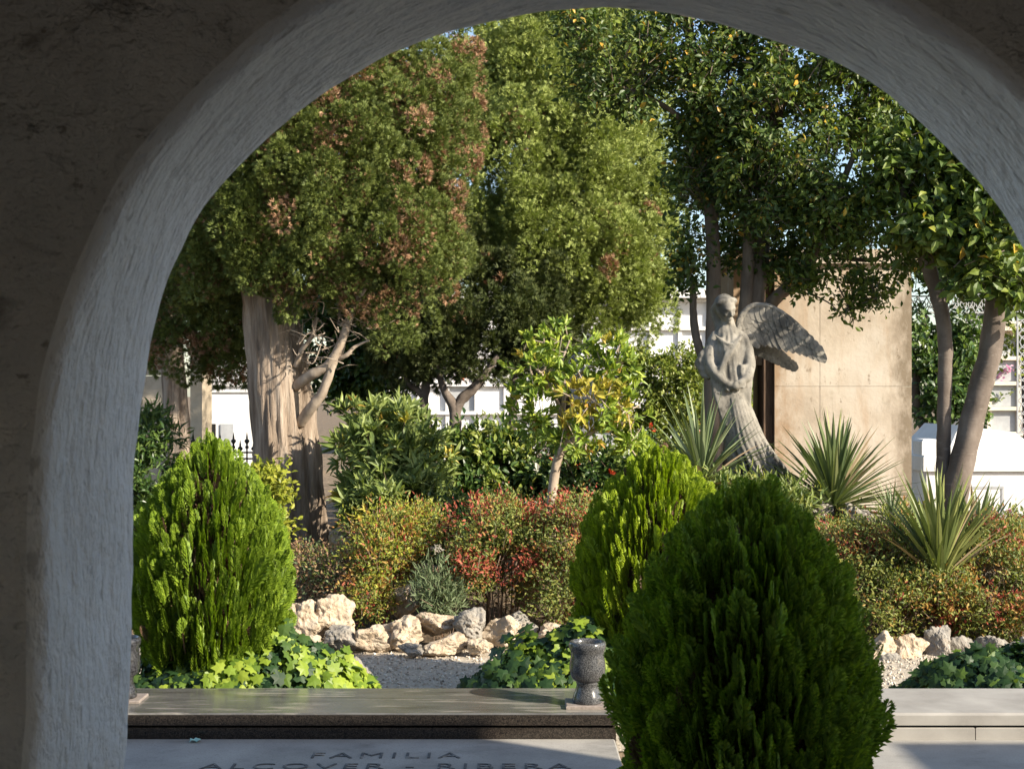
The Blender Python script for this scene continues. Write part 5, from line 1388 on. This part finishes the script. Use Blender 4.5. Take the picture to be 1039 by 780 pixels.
# spiked iron fence
D = 15.6
x0, x1 = X_at(196, D), X_at(262, D)
t = empty('iron_fence', ((x0 + x1) / 2, D, 0), 'black iron fence with spear tips between the left thuja and the big trunk', 'fence')
ztop = EYE - (441 - HY) / FPX * D
mb = MB()
for z in (ztop - .20, ztop - .27, .2):
    tube(mb, [(x0, D, z), ((x0 + x1) / 2, D, z), (x1, D, z)], [.011] * 3, 6, 2)
mb.build('rail', M['iron_black'], t)
xx = x0; i = 0
while xx < x1:
    hgt_ = 0 if i % 2 == 0 else -.085
    mb = MB()
    lathe(mb, [(.001, -1.0 + 1.0 - ztop + .02), (.009, -ztop + .02), (.009, -.16), (.020, -.15), (.020, -.13), (.010, -.12), (.012, -.10), (.030, -.075), (.026, -.06), (.010, -.045), (.012, -.035), (.001, .03)], (xx, D, ztop + hgt_), 8)
    mb.build('spear', M['iron_black'], t)
    xx += .076; i += 1

# grey stele with a fan-shaped grille behind the young tree
D = 14.2
c = G(598, D)
t = empty('grave_monument', c, 'grey stone monument with a fan-shaped grille behind the young tree', 'monument')
mb = MB(); bevbox(mb, X_at(574, D), X_at(626, D), D, D + .4, c.z - .2, EYE - (440 - HY) / FPX * D, .02); bevbox(mb, X_at(580, D), X_at(614, D), D + .04, D + .36, EYE - (439 - HY) / FPX * D, EYE - (378 - HY) / FPX * D, .01); mb.build('block', M['stone_gray'], t)
mb = MB(); bevbox(mb, X_at(604, D), X_at(634, D), D - .25, D - .01, c.z - .2, EYE - (452 - HY) / FPX * D, .02); mb.build('step', M['white'], t)
cc = W(596, 378, D); rr = 22 / FPX * D
mb = MB()
for q in range(9):
    a = R(10 + 160 * q / 8); tube(mb, [cc + Vector((0, .2, 0)), cc + Vector((rr * math.cos(a) * .5, .2, rr * math.sin(a) * .5)), cc + Vector((rr * math.cos(a), .2, rr * math.sin(a)))], [.006] * 3, 6, 2)
for r_ in (.45, .75, 1.0):
    tube(mb, [cc + Vector((rr * r_ * math.cos(R(a)), .2, rr * r_ * math.sin(R(a)))) for a in range(5, 176, 17)], [.008] * 11, 6, 2)
mb.build('grille', M['iron_grey'], t)

# grey perforated iron gateway on the right
D = 21.0
k = D / FPX
c = G(988, D)
t = empty('iron_gateway', (c.x, D, 0), 'grey perforated iron pillar and beam behind the twin trunks', 'gateway')
def latt(mb, x0, x1, z0, z1, y, n, vert):
    w = .022
    mb.box(x0, x0 + w, y, y + .03, z0, z1); mb.box(x1 - w, x1, y, y + .03, z0, z1)
    mb.box(x0 + w, x1 - w, y + .001, y + .029, z1 - w, z1); mb.box(x0 + w, x1 - w, y + .001, y + .029, z0, z0 + w)
    for q in range(n):
        u0, u1 = q / n, (q + 1) / n
        if vert: a = [(x0 + w, z0 + (z1 - z0) * u0), (x1 - w, z0 + (z1 - z0) * u1)]; b_ = [(x1 - w, z0 + (z1 - z0) * u0), (x0 + w, z0 + (z1 - z0) * u1)]
        else: a = [(x0 + (x1 - x0) * u0, z0 + w), (x0 + (x1 - x0) * u1, z1 - w)]; b_ = [(x0 + (x1 - x0) * u0, z1 - w), (x0 + (x1 - x0) * u1, z0 + w)]
        for s_, yy in ((a, y + .008), (b_, y + .02)):
            tube(mb, [(s_[0][0], yy, s_[0][1]), ((s_[0][0] + s_[1][0]) / 2, yy, (s_[0][1] + s_[1][1]) / 2), (s_[1][0], yy, s_[1][1])], [.010] * 3, 6, 1)
        m0 = ((a[0][0] + a[1][0]) / 2, (a[0][1] + a[1][1]) / 2); r_ = min(abs(a[1][0] - a[0][0]), abs(a[1][1] - a[0][1])) * .42
        tube(mb, [(m0[0] + r_ * math.cos(R(g)), y + .014, m0[1] + r_ * math.sin(R(g))) for g in range(0, 361, 45)], [.010] * 9, 6, 1)
px0, px1 = X_at(977, D), X_at(998, D); zb = EYE - (318 - HY) * k; zt = EYE - (300 - HY) * k
mb = MB(); latt(mb, px0, px1, EYE - (440 - HY) * k, zb - .01, D, 8, True); latt(mb, px0, px1, zt + .01, EYE - (262 - HY) * k, D, 3, True)
mb.box(px0 + .06, px1 - .06, D + .035, D + .05, EYE - (380 - HY) * k, zb - .05); mb.box(px0, px1, D, D + .25, 0, EYE - (441 - HY) * k); mb.build('pillar', M['iron_grey'], t)
mb = MB(); latt(mb, X_at(915, D), X_at(1030, D), zb, zt, D - .04, 14, False); mb.build('beam', M['iron_grey'], t)
mb = MB(); latt(mb, X_at(1032, D), X_at(1052, D), EYE - (440 - HY) * k, zb + .2, D, 8, True); mb.build('pillar', M['iron_grey'], t)

# stepped white tomb on the right
D = 17.0; k = D / FPX
def zt_(py): return EYE - (py - HY) * k
t = empty('white_tomb', (X_at(1000, D), D, 0), 'stepped white tomb with a recessed plaque behind the twin trunks', 'tomb')
x0 = X_at(940, D); x1 = X_at(1090, D)
mb = MB(); bevbox(mb, x0, x1, D, D + 2.2, -.05, zt_(478), .01); mb.build('body', M['white'], t)
mb = MB(); bevbox(mb, x0 - .05, x1 + .05, D - .05, D + 2.25, zt_(478) + .002, zt_(462), .02); mb.build('cornice', M['white'], t)
# sloping lid with two stepped ends
xa, xb_ = X_at(962, D), X_at(1062, D)
v = [(xa, D + .05, zt_(462) + .002), (xb_, D + .05, zt_(462) + .002), (xb_, D + 2.1, zt_(462) + .002), (xa, D + 2.1, zt_(462) + .002),
     (xa + .25, D + .35, zt_(432)), (xb_ - .25, D + .35, zt_(440)), (xb_ - .25, D + 1.8, zt_(440)), (xa + .25, D + 1.8, zt_(432))]
mb = MB(); mb.add(v, [(3, 2, 1, 0), (4, 5, 6, 7), (0, 1, 5, 4), (1, 2, 6, 5), (2, 3, 7, 6), (3, 0, 4, 7)]); bevbox(mb, X_at(938, D), X_at(957, D), D + .1, D + .5, zt_(462) + .002, zt_(446), .03); mb.build('lid', M['white'], t)
mb = MB()
q0, q1, z0, z1 = X_at(975, D), X_at(1018, D), zt_(540), zt_(493)
mb.box(q0, q1, D - .02, D - .002, z1 - .03, z1); mb.box(q1 - .03, q1, D - .02, D - .002, z0, z1 - .032); mb.box(q0, q0 + .03, D - .02, D - .002, z0, z1 - .032); mb.build('plaque_frame', M['iron_grey'], t)
mb = MB(); mb.box(q0 + .032, q1 - .032, D - .012, D - .002, z0, z1 - .032); mb.build('plaque', M['panel_white'], t)
# plain white low wall further left of it, joined to the ochre mausoleum's far side
# ------------------------------------------------------------------ loose ground cover
def scatter_box(n, x0, x1, y0, y1, rg): return np.stack([rg.uniform(x0, x1, n), rg.uniform(y0, y1, n)], 1)
rg = np.random.default_rng(77)
q = scatter_box(15000, -4.5, 4.5, 6.75, 8.95, rg)
ph = (1 + 5 ** .5) / 2
iv = unit(np.array([(-1, ph, 0), (1, ph, 0), (-1, -ph, 0), (1, -ph, 0), (0, -1, ph), (0, 1, ph), (0, -1, -ph), (0, 1, -ph), (ph, 0, -1), (ph, 0, 1), (-ph, 0, -1), (-ph, 0, 1)], float))
iff = np.array([(0, 11, 5), (0, 5, 1), (0, 1, 7), (0, 7, 10), (0, 10, 11), (1, 5, 9), (5, 11, 4), (11, 10, 2), (10, 7, 6), (7, 1, 8), (3, 9, 4), (3, 4, 2), (3, 2, 6), (3, 6, 8), (3, 8, 9), (4, 9, 5), (2, 4, 11), (6, 2, 10), (8, 6, 7), (9, 8, 1)])
n = len(q); sz = rg.uniform(.004, .010, n)
mb = MB(); mb.inst(iv, iff, np.stack([q[:, 0], q[:, 1], .006 + sz * .35], 1), frames(rdir(n), rdir(n)), np.stack([sz, sz * 1.3, sz * .8], 1))
tag(mb.build('gravel', M['pebble'], smooth=True), 'loose pale pebbles covering the garden path', 'gravel', kind='stuff')
q = scatter_box(9000, -4.2, 5.0, 9.0, 14.0, rg); n = len(q)
mb = MB(); nrm = np.array([0, 0, 1.0]) + rg.normal(size=(n, 3)) * .45
dd = rg.normal(size=(n, 3)); dd[:, 2] *= .3
mb.inst(L_SMALL[0], L_SMALL[1], np.stack([q[:, 0], q[:, 1], ground_h(q[:, 0], q[:, 1]) + .03 + rg.uniform(0, .02, n)], 1), frames(dd, nrm), rg.uniform(.03, .06, n))
tag(mb.build('leaf_litter', M['litter']), 'dry fallen leaves on the soil between the rocks and shrubs', 'leaf litter', kind='stuff')
# a small scrap on the engraved slab
p = Vector((X_at(198, slabD(752.5)), slabD(752.5), ZF))
mb = MB()
v = []
for i in range(5):
    for j in range(4):
        v.append((p.x - .022 + .011 * i + .003 * math.sin(j * 2), p.y - .02 + .013 * j + .004 * math.sin(i * 3), p.z + .003 + .012 * abs(math.sin(i * 1.1 + j * .8))))
v2 = [(a, b_, c_ + .0015) for a, b_, c_ in v]
f = [(i * 4 + j, (i + 1) * 4 + j, (i + 1) * 4 + j + 1, i * 4 + j + 1) for i in range(4) for j in range(3)]
mb.add(v2, f); mb.add(v, [tuple(reversed(x)) for x in f])
tag(mb.build('paper_scrap', plain('pale teal paper', (.38, .62, .56), .8)), 'crumpled pale teal scrap lying on the engraved slab', 'paper scrap')
